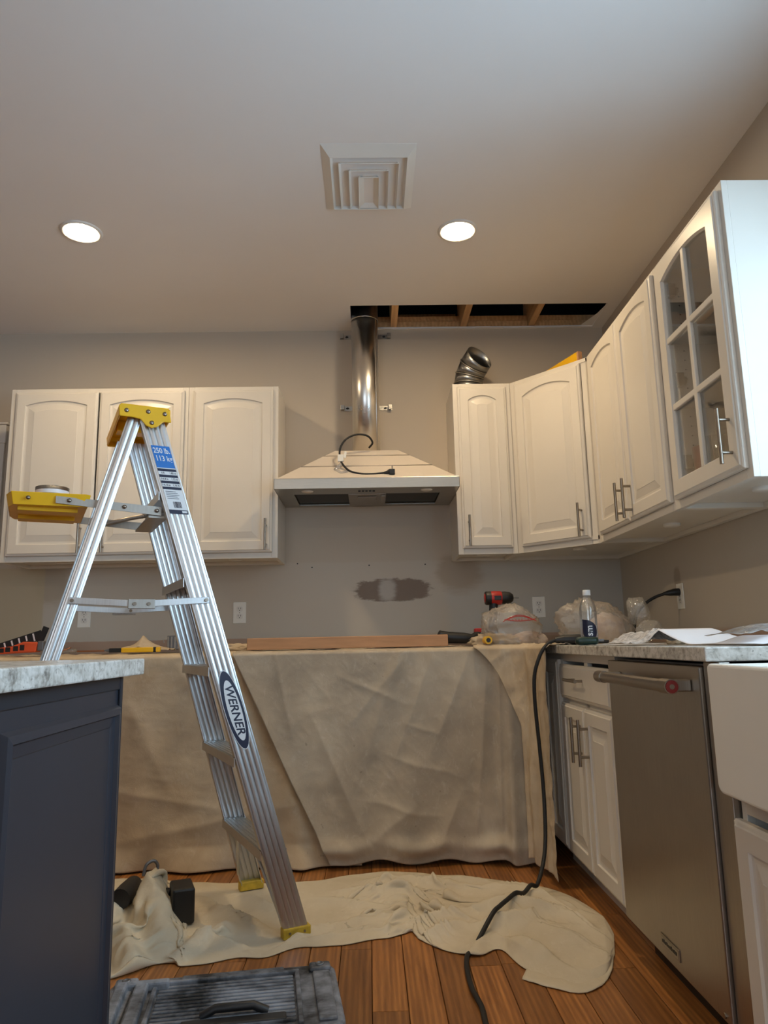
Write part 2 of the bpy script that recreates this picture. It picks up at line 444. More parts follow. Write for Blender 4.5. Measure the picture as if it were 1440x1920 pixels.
# ceiling with the cut-out beside the back wall
HX0, HX1, HY0, HY1 = -.078, 1.335, 3.665, D - .012
b = MB(); t0, t1 = CZ, CZ + .013
b.box(XL - .1, XR + .1, YB - .1, HY0, t0, t1); b.box(XL - .1, HX0, HY0, D + .1, t0, t1); b.box(HX1, XR + .1, HY0, D + .1, t0, t1)
b.box(HX0, HX1, HY1, D + .1, t0, t1)
rr = random.Random(3)
xx = .05
while xx < HX1 - .02:          # torn drywall paper along the wall edge of the cut
    w = rr.uniform(.03, .12); d = rr.uniform(.002, .014); b.box(xx, min(xx + w, HX1), HY1 - d, HY1 + .001, t0 - .001, t0 + .008); xx += w
b.add([(HX1, HY0, t0 + .004), (HX1 + .0, HY1, t0 + .004), (HX1 - .075, HY1, t0 + .006), (HX1 - .02, HY0 + .13, t0 + .004)], [(0, 1, 2, 3)])
ceiling = struct(b.build('ceiling', m_ceil, recalc=False))
for xj in (.169, .578, .977):
    q = MB(); q.box(-.019, .019, 0, 1.5, 0, .19); q.build('joist', m_lumber, ceiling, (xj, D - 1.42, CZ + .0135), bevel=.002)
q = MB(); q.box(0, 1.75, 0, .089, 0, .038); q.build('top_plate', m_lumber, ceiling, (-.3, D - .002, CZ + .0135), bevel=.002)
q = MB(); q.box(0, 1.75, 0, .089, 0, .034); q.build('top_plate', m_lumber, ceiling, (-.3, D + .004, CZ + .053), bevel=.002)
q = MB(); q.box(0, .35, 0, .035, 0, .075); q.build('blocking', m_lumber, ceiling, (.205, D + .14, CZ + .09), bevel=.002)
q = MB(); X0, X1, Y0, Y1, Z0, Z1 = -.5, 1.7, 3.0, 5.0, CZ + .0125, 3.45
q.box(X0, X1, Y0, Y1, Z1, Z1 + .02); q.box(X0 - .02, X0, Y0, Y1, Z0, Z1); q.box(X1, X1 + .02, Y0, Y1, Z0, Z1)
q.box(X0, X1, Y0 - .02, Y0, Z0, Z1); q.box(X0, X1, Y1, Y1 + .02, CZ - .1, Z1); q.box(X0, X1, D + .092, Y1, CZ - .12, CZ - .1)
q.build('attic_cavity', m_dark, ceiling)  # near-black box added to paint the attic's shade and block the sky

def window(idx, p0, ax, L, z0, z1, thick=.1):
    """frame + panes in the wall opening; ax = 'x' or 'y' run direction"""
    M = T(*p0) @ (RZ(PI / 2) if ax == 'y' else Matrix.Identity(4))
    q = MB(); w = .05
    for a in ((0, w), (L - w, L), (L / 2 - w / 2, L / 2 + w / 2)): q.box(a[0], a[1], -.04, .04, z0, z1, 0, M)
    q.box(0, L, -.04, .04, z0, z0 + w, 0, M); q.box(0, L, -.04, .04, z1 - w, z1, 0, M)
    o = struct(q.build('window_%d' % idx, m_trimw))
    for k in range(2):
        q = MB(); q.box(w + k * (L / 2 - w / 2), L / 2 - w / 2 + k * (L / 2 - w / 2), -.003, .003, z0 + w, z1 - w, 0, M); q.build('pane', m_glass, o)
    return o
window(1, (XR + .05, WY0, 0), 'y', WY1 - WY0, WZ0, WZ1)
window(2, (-2.1, YB - .05, 0), 'x', 2.4, .7, 2.4)
b = MB()
b.box(-2.9, -2.03, D - .022, D - .001, 2.085, 2.192); b.box(-2.9, -2.02, D - .03, D - .001, 2.192, 2.205); b.box(-2.13, -2.035, D - .02, D - .001, 0, 2.085)
struct(b.build('trim_2', m_trimw, bevel=.003))

# ------------------------------------------------------------------ recessed lights, vent
def can_light(x, y, label, grp='recessed ceiling lights'):
    t = thing('recessed_light', label, 'ceiling light', (x, y, CZ), 0, grp)
    q = MB(); q.lathe([(.072, -.001), (.070, -.006), (.080, -.008), (.088, -.004), (.089, 0)], 32, closed=False); q.build('trim_ring', m_trimw, t)
    q = MB(); q.lathe([(.001, -.005), (.071, -.004), (.071, -.001), (.001, -.001)], 32); q.build('lens', m_led, t)
    return t
can_light(-1.239, 2.93, 'round lit recessed ceiling light above the ladder, on the left')
can_light(.421, 2.944, 'round lit recessed ceiling light to the right of the ceiling vent')
can_light(-1.239, -1.1, 'round lit recessed ceiling light at the far rear left', None)
can_light(.421, -1.1, 'round lit recessed ceiling light at the far rear right', None)

v = thing('ceiling_vent', 'square white four-way air vent in the ceiling with stepped louvres', 'vent', (.025, 2.57, CZ), 0)
def quadplate(q, p, th=.0018):
    a, b_, c, d = [Vector(x) for x in p]; n = (b_ - a).cross(d - a).normalized() * th
    v_ = [a, b_, c, d, a + n, b_ + n, c + n, d + n]
    q.add(v_, [(0, 1, 2, 3), (7, 6, 5, 4), (0, 4, 5, 1), (1, 5, 6, 2), (2, 6, 7, 3), (3, 7, 4, 0)])
OX, ON, OF, IX, IN, IF = .178, -.20, .20, .146, -.142, .186
q = MB()
def bev(a, b_, c, d): quadplate(q, (a, b_, c, d), .003)
zf = -.016
bev((-OX, ON, -.001), (OX, ON, -.001), (IX, IN, zf), (-IX, IN, zf)); bev((OX, OF, -.001), (-OX, OF, -.001), (-IX, IF, zf), (IX, IF, zf))
bev((-OX, OF, -.001), (-OX, ON, -.001), (-IX, IN, zf), (-IX, IF, zf)); bev((OX, ON, -.001), (OX, OF, -.001), (IX, IF, zf), (IX, IN, zf))
quadplate(q, ((-IX, IN, zf), (IX, IN, zf), (IX, IN + .008, .012), (-IX, IN + .008, .012))); quadplate(q, ((IX, IF, zf), (-IX, IF, zf), (-IX, IF - .004, .012), (IX, IF - .004, .012)))
quadplate(q, ((-IX, IF, zf), (-IX, IN, zf), (-IX + .016, IN, .012), (-IX + .016, IF, .012))); quadplate(q, ((IX, IN, zf), (IX, IF, zf), (IX - .016, IF, .012), (IX - .016, IN, .012)))
q.build('frame', m_trimw, v)
for ax_, ny in ((.115, -.108), (.077, -.064), (.040, -.024)):
    q = MB(); zt_, s_ = .022, .020
    quadplate(q, ((-ax_, ny, zf), (ax_, ny, zf), (ax_ - .006, ny + .010, zf + .010), (-ax_ + .006, ny + .010, zf + .010)))
    quadplate(q, ((-ax_, IF - .003, zf), (-ax_, ny, zf), (-ax_ + s_, ny + .03, zt_), (-ax_ + s_, IF - .003, zt_)))
    quadplate(q, ((ax_, ny, zf), (ax_, IF - .003, zf), (ax_ - s_, IF - .003, zt_), (ax_ - s_, ny + .03, zt_)))
    q.build('louvre', m_trimw, v)
q = MB(); quadplate(q, ((-.038, -.02, zf + .004), (-.0, .0, .012), (-.0, .145, .012), (-.038, IF - .004, zf + .004))); quadplate(q, ((.0, .0, .012), (.038, -.02, zf + .004), (.038, IF - .004, zf + .004), (.0, .145, .012)))
quadplate(q, ((-.038, IF - .005, zf + .003), (0, .145, .012), (.0005, .145, .012), (.038, IF - .005, zf + .003))); q.build('centre_blade', m_trimw, v)
q = MB(); q.box(-.165, .165, -.165, .195, .10, .103); q.box(-.165, -.150, -.165, .195, .014, .10); q.box(.150, .165, -.165, .195, .014, .10); q.box(-.15, .15, -.165, -.146, .014, .10); q.box(-.15, .15, .188, .195, .014, .10); q.build('duct_boot', m_dark, v)  # walls painted near-black in place of the shade behind the louvres
q = MB()
for sx in (-1, 1): quadplate(q, ((sx * .11, -.12, .03), (sx * .125, -.115, .03), (sx * .02, .05, .04), (sx * .005, .045, .04)))
q.build('damper_link', m_trimw, v)

# ------------------------------------------------------------------ cabinets
def outline(x0, x1, z0, z1, st, br, tr, rise, d, K=12):
    a, b_, c = x0 + st + d, x1 - st - d, z0 + br + d
    if rise <= 0:
        zt = z1 - tr - d
        return [(a, c), (b_, c)] + [(b_ + (a - b_) * i / K, zt) for i in range(K + 1)]
    h = (x1 - x0) / 2 - st; r = (h * h + rise * rise) / (2 * rise); xm = (x0 + x1) / 2; zc = z1 - tr - r
    R = r - d; out = [(a, c), (b_, c)]
    for i in range(K + 1):
        xx = b_ + (a - b_) * i / K
        out.append((xx, zc + math.sqrt(R * R - (xx - xm) ** 2)))
    return out
def rectloop(x0, x1, z0, z1, i, K=12):
    return [(x0 + i, z0 + i), (x1 - i, z0 + i)] + [((x1 - i) + (x0 - x1 + 2 * i) * k / K, z1 - i) for k in range(K + 1)]
def loops_mesh(q, loops, close_first=True, close_last=True, m=0):
    n = len(loops[0][0]); vs = []
    for pts, y in loops: vs += [(px, y, pz) for px, pz in pts]
    fs = [(i * n + k, i * n + (k + 1) % n, (i + 1) * n + (k + 1) % n, (i + 1) * n + k) for i in range(len(loops) - 1) for k in range(n)]
    if close_first: fs.append(tuple(range(n))[::-1])
    if close_last: fs.append(tuple(range((len(loops) - 1) * n, len(loops) * n)))
    q.add(vs, fs, m)
def add_handle(parent, x, z, L=.16, vert=True, y=-.02):
    q = MB(); so = .034; e = L / 2; p = L * .3
    P = (lambda t, yy: (x, yy, z + t)) if vert else (lambda t, yy: (x + t, yy, z))
    q.cyl(P(-e, y - so), P(e, y - so), .006, 14)
    for s in (-1, 1): q.cyl(P(s * p, y + .001), P(s * p, y - so), .005, 10)
    return q.build('handle', m_nickel, parent)
def add_door(parent, x0, x1, z0, z1, arch=True, handle=None, hz=None, stile=.054, rise=.026, vert=True, name='door', panel=True):
    q = MB(); tr = .048 if arch else .054
    lp = [(rectloop(x0, x1, z0, z1, 0), 0.0), (rectloop(x0, x1, z0, z1, 0), -.012), (rectloop(x0, x1, z0, z1, .004), -.015), (rectloop(x0, x1, z0, z1, .010), -.0165), (rectloop(x0, x1, z0, z1, .013), -.020)]
    if panel:
        rs = rise if arch else 0
        for d, y in ((0, -.020), (.003, -.014), (.009, -.0125), (.016, -.0125), (.046, -.0185), (.048, -.0195)):
            lp.append((outline(x0, x1, z0, z1, stile, .056, tr, rs, d), y))
    loops_mesh(q, lp)
    dr = q.build(name, m_white, parent)
    if handle is not None: add_handle(dr, handle, hz, .16, vert)
    return dr
def add_glass_door(parent, x0, x1, z0, z1, handle, hz):
    q = MB(); st, br, tr, rise = .06, .06, .05, .03
    O = lambda d: outline(x0, x1, z0, z1, st, br, tr, rise, d)
    lp = [(O(.006), 0), (rectloop(x0, x1, z0, z1, 0), 0.0), (rectloop(x0, x1, z0, z1, 0), -.012), (rectloop(x0, x1, z0, z1, .004), -.015), (rectloop(x0, x1, z0, z1, .010), -.0165), (rectloop(x0, x1, z0, z1, .013), -.020), (O(0), -.020), (O(.006), -.012), (O(.006), 0)]
    loops_mesh(q, lp, False, False)
    dr = q.build('door', m_white, parent)
    xm = (x0 + x1) / 2; H = z1 - z0; zs = [z0 + br + .006, z0 + br + (H - br - tr) * .335, z0 + br + (H - br - tr) * .655]
    mw = .011
    q = MB(); q.box(xm - mw, xm + mw, -.018, -.004, zs[0] - .005, z1 - tr - .003); q.build('muntin', m_white, dr, bevel=.003)
    for zz in zs[1:]:
        q = MB(); q.box(x0 + st + .002, x1 - st - .002, -.0175, -.0045, zz - mw, zz + mw); q.build('muntin', m_white, dr, bevel=.003)
    top = O(.004)[2:]
    for cx0, cx1 in ((x0 + st + .004, xm), (xm, x1 - st - .004)):
        for k in range(3):
            if k < 2: poly = [(cx0, zs[k]), (cx1, zs[k]), (cx1, zs[k + 1]), (cx0, zs[k + 1])]
            else:
                arc = [p for p in top if cx0 - .001 <= p[0] <= cx1 + .001]
                poly = [(cx0, zs[2]), (cx1, zs[2])] + arc
            q = MB(); q.prism(poly, -.0085, -.0055, lambda a, bq, t: (a, t, bq)); q.build('pane', m_glass, dr)
    add_handle(dr, handle, hz, .165)
    return dr
def carcass(t, w, h, d, toe=0, open_front=True, sides=(1, 1), poly=None, shelf=0):
    th = .018; z0 = toe
    q = MB()
    q.box(0, th, .018, d, z0, h); q.box(w - th, w, .018, d, z0, h)
    q.box(th, w - th, .018, d - .006, h - .02, h - .002); q.box(th, w - th, .018, d - .006, z0 + .018, z0 + .036)
    q.box(th, w - th, d - .012, d - .002, z0, h)
    if not toe: q.box(th, w - th, d - .03, d - .012, 0, .018)
    if toe: q.box(0, w, .075, .09, 0, toe)
    q.build('body', m_white, t, bevel=.0015)
def face_frame(t, w, z0, z1, sl=.03, sr=.03, rails=(), mids=(), rb=.03, rt=.026):
    q = MB(); y0, y1 = 0.0005, .019
    q.box(0, sl, y0, y1, z0, z1); q.box(w - sr, w, y0, y1, z0, z1)
    q.box(sl, w - sr, y0, y1, z0, z0 + rb); q.box(sl, w - sr, y0, y1, z1 - rt, z1)
    for zz in rails: q.box(sl, w - sr, y0, y1, zz - .015, zz + .015)
    for mx in mids: q.box(mx - .02, mx + .02, y0, y1, z0 + rb, z1 - rt)
    q.build('face_frame', m_white, t, bevel=.0015)
def puck(t, x, y, z=.018):
    q = MB(); q.lathe([(.034, .001), (.034, -.008), (.028, -.012), (.001, -.012)], 20, 0, T(x, y, z)); q.build('puck_light', m_trimw, t)
H = UT - UB
YF = D - UD
def wall_cab(label, loc, rz, w, doors, grp='white upper cabinets'):
    t = thing('wall_cabinet', label, 'cabinet', loc, rz, grp)
    carcass(t, w, H, UD - .002); face_frame(t, w, 0, H)
    for x0, x1, hx in doors: add_door(t, x0, x1, .030, H - .022, True, hx, .117)
    return t
t = wall_cab('white two-door upper cabinet on the left, behind the ladder top', (-1.858, YF, UB), 0, .925, [(.03, .457, .404), (.466, .905, .52)])
puck(t, .25, .15); puck(t, .7, .15)
t = wall_cab('white single-door upper cabinet left of the range hood', (-.932, YF, UB), 0, .470, [(.027, .443, .412)]); puck(t, .23, .15)
t = wall_cab('narrow white upper cabinet right of the range hood, under the metal elbow', (.460, YF, UB), 0, .306, [(.023, .281, .056)]); puck(t, .15, .15)
# diagonal corner cabinet
XF = XR - UD
dx, dy = XF - .767, 3.31 - YF; wd = math.hypot(dx, dy); ang = math.atan2(dy, dx)
t = thing('wall_cabinet', 'white diagonal corner upper cabinet with one arched door, under the yellow level', 'cabinet', (.767, YF, UB), ang, 'white upper cabinets')
Mi = (T(.767, YF, UB) @ RZ(ang)).inverted()
pts = [Mi @ Vector(p) for p in ((.7675, YF + .005, UB), (XF - .005, 3.3105, UB), (XR - .001, 3.3105, UB), (XR - .001, D - .002, UB), (.7675, D - .002, UB))]
pp = [(p.x, p.y) for p in pts]
q = MB(); q.prism(pp, .02, .038, lambda a, bq, z: (a, bq, z)); q.prism(pp, H - .02, H - .002, lambda a, bq, z: (a, bq, z))
for i in (1, 2, 3, 4):
    a, bq = pp[i], pp[(i + 1) % 5]
    n = Vector((bq[1] - a[1], a[0] - bq[0])).normalized() * -.012
    q.prism([a, bq, (bq[0] + n.x, bq[1] + n.y), (a[0] + n.x, a[1] + n.y)], 0, H, lambda u, w, z: (u, w, z))
q.build('body', m_white, t)
face_frame(t, wd, 0, H, .035, .035); add_door(t, .034, wd - .036, .030, H - .022, True, wd - .072, .117, rise=.032); puck(t, wd / 2, .2)
t = wall_cab('white two-door upper cabinet on the right wall beside the glass-door cabinet', (XF, 3.309, UB), -PI / 2, .858, [(.060, .447, .405), (.451, .838, .49)]); puck(t, .43, .16)
# glass-door cabinet
t = thing('wall_cabinet', 'white upper cabinet with six-pane glass door, nearest on the right wall', 'cabinet', (XF, 2.449, UB), -PI / 2, 'white upper cabinets')
wg = .509; carcass(t, wg, H, UD - .002); face_frame(t, wg, 0, H, .03, .035); puck(t, .27, .16)
add_glass_door(t, .018, wg - .02, .030, H - .022, wg - .062, .135)
for zz in (.36, .60):
    q = MB(); q.box(.020, wg - .020, .03, UD - .02, zz, zz + .018); q.build('shelf', m_inside, t, bevel=.001)
q = MB()
for sx in (.0182, wg - .0182):
    for yy in (.07, .25):
        for k in range(20): q.cyl((sx - .0005, yy, .12 + k * .035), (sx + .0005, yy, .12 + k * .035), .003, 6)
o = q.build('shelf_pin_holes', m_dark, t); o['kind'] = 'stuff'
for zz in (.16, .46, .80):
    q = MB(); q.box(.019, .045, .022, .05, zz - .025, zz + .025); q.cyl((.03, .022, zz), (.03, .06, zz), .014, 12); q.build('hinge', m_nickel, t, bevel=.002)
def glass_cup(x, y, r, h, label, mat):
    q = MB(); q.lathe([(r * .8, 0), (r * .8, .002), (r, h), (r - .002, h), (r * .8 - .003, .006), (.001, .006)], 20); o = q.build('drinking_glass', mat, None, (x, y, UB + .0365)); return tag(o, label, 'glass', 'glassware in the glass-door cabinet')
glass_cup(1.15, 2.05, .034, .21, 'tall clear glass behind the right lowest pane of the glass-door cabinet', m_pet)
glass_cup(1.18, 2.14, .034, .22, 'clear glass behind the muntin of the glass-door cabinet, deeper in', m_pet)
glass_cup(1.13, 2.20, .032, .17, 'shorter clear glass beside the dark cup in the glass-door cabinet', m_pet)
glass_cup(1.15, 2.30, .036, .18, 'dark cup standing left on the bottom of the glass-door cabinet', m_black)
q = MB(); q.lathe([(.03, 0), (.036, .01), (.038, .17), (.034, .17), (.03, .006), (.001, .006)], 20); q.tube([(.037, 0, .14), (.06, 0, .13), (.062, 0, .07), (.036, 0, .05)], .005, 8)
o = q.build('mug', m_red, None, (1.16, 2.385, UB + .0365)); tag(o, 'tall red mug on the bottom of the glass-door cabinet', 'mug')

# ------------------------------------------------------------------ base cabinets, right run
XB = .79; ZB = .880
def base_cab(label, y, w, cat='cabinet'):
    t = thing('base_cabinet', label, cat, (XB, y, 0), -PI / 2, 'white base cabinets')
    carcass(t, w, ZB, XR - XB - .002, .10); return t
t = base_cab('white base cabinet in the corner, half hidden behind the hanging drop cloth', 3.33, .292)
face_frame(t, .292, .10, ZB, .03, .02, rt=.03); add_door(t, .05, .284, .118, .855, False, .075, .735, .05)
t = base_cab('white base cabinet with one drawer over two doors, beside the dishwasher', 3.036, .664)
face_frame(t, .664, .10, ZB, .022, .022, rails=(.695,), mids=(.338,), rt=.03)
add_door(t, .022, .645, .706, .838, False, .30, .785, vert=False, name='drawer', panel=False)
add_door(t, .022, .331, .115, .688, False, .288, .572, .05); add_door(t, .335, .645, .115, .688, False, .378, .572, .05)
# dishwasher
t = thing('dishwasher', 'stainless steel dishwasher with bar handle under the right counter', 'dishwasher', (.765, 2.366, 0), -PI / 2)
wd_ = .656
q = MB(); q.box(0, wd_, 0, .022, .105, .868); q.box(.004, wd_ - .004, .022, .03, .11, .862); dpan = q.build('door', m_steel, t, bevel=.004, seg=3)
q = MB(); q.box(.006, wd_ - .006, .031, .60, .10, .872); q.build('tub_casing', m_grey, t)
q = MB(); q.box(.0, wd_, .08, .10, .0, .10); q.build('kick_plate', m_black, t)
q = MB(); zc = .822; yb = -.058
q.tube([(.085, yb, zc), (wd_ - .02, yb, zc)], .0155, 20)
for sx in (.085, wd_ - .02):
    s = -1 if sx < .3 else 1
    q.tube([(sx - s * .055, yb, zc), (sx - s * .008, yb, zc), (sx, yb, zc)], [.0178, .0178, .0178], 20)
hd = q.build('handle', m_nickel, dpan)
q = MB(); q.cyl((wd_ - .0205, yb, zc), (wd_ - .0185, yb, zc), .0150, 20); q.build('end_cap', simple('dark_red_enamel', (122, 32, 30), .35), dpan)
q = MB(); q.cyl((wd_ - .0187, yb, zc), (wd_ - .0175, yb, zc), .006, 12); q.build('medallion', m_nickel, dpan)
for sx in (.11, wd_ - .058):
    q = MB(); q.box(sx - .014, sx + .014, yb, 0, zc - .014, zc + .014); q.build('handle_bracket', m_steel, dpan, bevel=.003)
q = MB(); a, bq = .282, .40
q.box(a, bq, -.003, .001, .133, .163); q.build('badge', m_nickel, dpan, bevel=.001)
q = MB(); q.box(a + .005, bq - .005, -.0036, -.002, .138, .158)
q.build('badge_field', m_steel, dpan)
q = MB(); random.seed(8)
for k in range(10): q.box(a + .012 + k * .0095, a + .018 + k * .0095, -.0044, -.003, .144, .144 + random.uniform(.006, .010))
q.build('badge_lettering', m_black, dpan)
q = MB(); q.cyl((wd_ - .03, -.003, .118), (wd_ - .03, .001, .118), .006, 12); q.build('screw', m_nickel, dpan)
# filler + sink cabinet
q = MB(); q.box(.775, .80, 1.628, 1.706, .0, .879); o = q.build('filler_strip', m_steel, None, base=True, bevel=.002); tag(o, 'narrow upright filler strip between the dishwasher and the white sink', 'filler strip')
t = base_cab('white sink base cabinet under the apron sink', 1.622, .86)
for ch in list(t.children): bpy.data.objects.remove(ch)
q = MB(); q.box(0, .018, .018, .6, .1, .60); q.box(.842, .86, .018, .6, .1, .60); q.box(.018, .842, .018, .6, .118, .136); q.box(.018, .842, .59, .6, .1, .6); q.box(0, .86, .075, .09, 0, .1); q.build('body', m_white, t)
face_frame(t, .86, .10, .605, .02, .02, mids=(.43,), rt=.04)
add_door(t, -.012, .425, .115, .552, False, .385, .46, .06); add_door(t, .432, .85, .115, .552, False, .47, .46, .06)
# apron sink
t = thing('apron_sink', 'white farmhouse apron-front sink set under the right counter', 'sink', (.738, 1.612, .608), -PI / 2)
ws = .84; hs = .270
def rrect(w, h, r, n=6, rt=None):
    out = []
    for cx, cz, a0, rr_ in ((w - r, r, -90, r), (w - (rt or r), h - (rt or r), 0, rt or r), ((rt or r), h - (rt or r), 90, rt or r), (r, r, 180, r)):
        for k in range(n + 1):
            a = math.radians(a0 + 90 * k / n); out.append((cx + rr_ * math.cos(a), cz + rr_ * math.sin(a)))
    return out
q = MB(); q.prism(rrect(ws, hs, .022, rt=.012), 0, .025, lambda a, bq, y: (a, y, bq)); q.build('apron', m_whitep, t, bevel=.007, seg=3)
q = MB(); q.box(0.005, .03, .02, .46, .03, hs - .001); q.box(ws - .03, ws - .005, .02, .46, .03, hs - .001); q.box(0.03, ws - .03, .435, .46, .03, hs - .001); q.box(.03, ws - .03, .02, .435, .03, .05); q.build('basin', m_whitep, t, bevel=.006)
# worktops
ZT = .913
q = MB(); q.box(.752, XR - .001, 1.640, D - .002, .8805, ZT); q.box(1.215, XR - .001, .75, 1.640, .8805, ZT); q.box(.752, XR - .001, .2, .752, .8805, ZT)
o = q.build('countertop', m_granite, None, base=True, bevel=.003); tag(o, 'speckled grey stone countertop along the right wall, cut out for the sink', 'countertop')
q = MB(); q.box(-1.93, .750, 3.33, D - .002, .868, .900)
o = q.build('countertop', m_granite, None, base=True, bevel=.003); tag(o, 'stone countertop along the back wall, covered by the drop cloth', 'countertop')
q = MB(); q.box(-1.93, .785, 3.37, D - .002, .10, .867); q.box(-1.93, .785, 3.44, D - .002, 0, .10); o = q.build('base_cabinet', m_white, None, base=True)
tag(o, 'long base cabinet run along the back wall, hidden under the drop cloth', 'cabinet')

# ------------------------------------------------------------------ island
t = thing('kitchen_island', 'navy blue island with panelled end under pale granite top, at left', 'kitchen island', (-.53, .35, 0), PI / 2)
Li = 1.232
q = MB(); q.box(0, Li, .0, .75, .0, .8795); q.build('body', m_navy, t, bevel=.003)
def isl_panel(x0, x1, z0, z1):
    q = MB()
    R = lambda i: [(x0 + i, z0 + i), (x1 - i, z0 + i), (x1 - i, z1 - i), (x0 + i, z1 - i)]
    loops_mesh(q, [(R(-.006), -.0004), (R(0), -.010), (R(.012), -.012), (R(.016), -.004), (R(.034), -.002), (R(.036), -.0008), (R(.05), -.0008)], False, True)
    return q
isl_panel(.735, Li - .02, .06, .835 - .02).build('end_panel', m_navy, t)
isl_panel(.06, .70, .06, .815).build('end_panel', m_navy, t)
q = MB(); q.box(0, Li, -.004, 0, .852, .8795); q.box(Li - .014, Li, -.006, .0, .0, .8795); q.build('edge_trim', m_navyd, t, bevel=.002)
q = MB(); q.box(-1.32, -.50, .3, 1.645, .880, .914); o = q.build('countertop', m_granite, None, base=True, bevel=.003)
tag(o, 'pale granite island top resting on the navy island', 'countertop')

# ------------------------------------------------------------------ range hood, duct, brackets
t = thing('range_hood', 'stainless canopy range hood with white film, on the back wall', 'range hood', (-.002, D, 1.69)); HOOD = t
wh = .459; dh = .50
def frustum(q, a, b_, ya, yb, z0, z1, m=0):
    vs = [(-a, -ya, z0), (a, -ya, z0), (a, -.001, z0), (-a, -.001, z0), (-b_, -yb, z1), (b_, -yb, z1), (b_, -.001, z1), (-b_, -.001, z1)]
    q.add(vs, [(0, 1, 5, 4), (1, 2, 6, 5), (2, 3, 7, 6), (3, 0, 4, 7), (4, 5, 6, 7)], m)
q = MB(); frustum(q, wh - .006, .165, dh - .004, .30, .052, .245); q.build('canopy', m_cream, t, bevel=.002)
for f in (.42, .80):
    a = (wh - .006) + (.165 - wh + .006) * f; y = (dh - .004) + (.30 - dh + .004) * f; z = .052 + .193 * f
    q = MB(); q.tube([(-a - .001, -y + .15, z), (-a - .001, -y - .001, z), (a + .001, -y - .001, z), (a + .001, -y + .15, z)], .0022, 6); q.build('film_seam', m_steel, t)
q = MB()
q.box(-wh, wh, -dh, -dh + .004, .0, .052); q.box(-wh, -wh + .004, -dh, -.001, 0, .052); q.box(wh - .004, wh, -dh, -.001, 0, .052)
q.box(-wh, wh, -dh, -dh + .006, .050, .054); q.build('rim', m_hoodsteel, t, bevel=.0015)
q = MB()
q.box(-wh + .004, wh - .004, -dh + .004, -dh + .15, .002, .008); q.box(-wh + .004, wh - .004, -.05, -.002, .002, .008)
q.box(-wh + .004, -wh + .085, -dh + .15, -.05, .002, .008); q.box(wh - .085, wh - .004, -dh + .15, -.05, .002, .008); q.build('underside_panel', m_hoodsteel, t)
m_filter = simple('dark_filter_mesh', (60, 58, 55), .5, .8, scale=60)
for s in (-1, 1):
    q = MB(); x0, x1 = (-.372, -.10) if s < 0 else (.10, .372)
    q.box(x0, x1, -dh + .16, -.06, .012, .020); q.build('mesh_filter', m_filter, t)
q = MB(); q.box(-.098, .098, -dh + .15, -.05, -.004, .018); q.box(-.05, .05, -dh + .18, -dh + .26, -.012, -.004); q.box(.07, .095, -dh + .15, -.2, -.014, -.004); q.build('blower_cover', m_alud, t, bevel=.004)
for s in (-.3, .3):
    q = MB(); q.lathe([(.001, -.002), (.026, -.002), (.03, .002), (.03, .004)], 18, 0, T(s, -dh + .075, .0)); q.build('lamp', m_trimw, t)
q = MB()
for k in range(5): q.box(-.045 + k * .018, -.033 + k * .018, -dh + .07, -dh + .082, -.002, .004)
q.build('button', m_black, t)
# duct
t = thing('duct_pipe', 'shiny round galvanized vent duct rising from the hood into the ceiling hole', 'duct', (-.002, D - .155, 1.94))
q = MB(); q.lathe([(.074, 0), (.074, .785)], 48, closed=False); q.build('pipe', m_duct, t, solid=.001)
q = MB(); q.lathe([(.0762, 0), (.0775, .003), (.0755, .006), (.0755, .36)], 48, closed=False, M=T(0.0, 0, .782)); q.build('upper_pipe', m_duct, t, solid=.001)
q = MB(); q.box(-.004, .004, .0738, .0765, 0, .87, M=RZ(-2.2)); q.build('seam', m_duct, t)
for nm, z, lab in (('upper', 2.70, 'zinc chimney bracket on the wall at the ceiling line, behind the duct'), ('lower', 2.265, 'zinc chimney bracket halfway up the duct on the back wall')):
    t = thing('chimney_bracket', lab, 'bracket', (.002, D, z), 0, 'chimney mounting brackets')
    q = MB(); q.box(-.148, .148, -.003, -.0005, -.013, .013); q.build('strap', m_bracket, t)
    for s in (-1, 1):
        q = MB(); q.box(min(s * .148, s * .126), max(s * .148, s * .126), -.03, -.027, -.014, .014); q.box(min(s * .126, s * .128), max(s * .126, s * .128), -.028, -.002, -.014, .014); q.build('tab', m_bracket, t, bevel=.001)
        q = MB(); q.cyl((s * .108, -.008, 0), (s * .108, -.002, 0), .006, 8); q.box(s * .108 - .009, s * .108 + .009, -.0045, -.002, -.003, .003); q.build('screw', m_black, t)
# hood power cord
CM = T(.002, 3.52 - D, 1.75 - 1.69)
def cp(pts): return [(x + .002, y - D, z - 1.69) for x, y, z in pts]
q = MB(); P = spline(cp([(.012, 3.668, 1.945), (.03, 3.64, 1.965), (.005, 3.61, 1.992), (-.05, 3.59, 1.995), (-.105, 3.57, 1.965), (-.135, 3.56, 1.915), (-.137, 3.56, 1.865), (-.125, 3.545, 1.83), (-.09, 3.53, 1.79), (-.04, 3.514, 1.771), (.02, 3.512, 1.767), (.09, 3.512, 1.772)]), 60)
q.tube([tuple(p) for p in P], .0052, 10); cord = q.build('power_cord', m_rubber, HOOD)
q = MB(); q.tube(cp([(.083, 3.512, 1.771), (.105, 3.512, 1.774), (.112, 3.512, 1.778)]), [.006, .011, .014], 12); q.box(.108, .138, -.022, .006, .010, .04, M=CM); q.build('plug', m_black, cord, bevel=.004)
q = MB()
for yy in (-.014, -.003): q.box(.122, .128, yy, yy + .0015, .038, .058, M=CM)
q.build('prong', m_nickel, cord)
q = MB(); q.box(-.148, -.118, .02, .036, .092, .128, M=CM); q.box(-.14, -.126, .016, .022, .084, .118, M=CM @ RY(.2)); q.build('cable_tag', m_whitep, cord, bevel=.002)
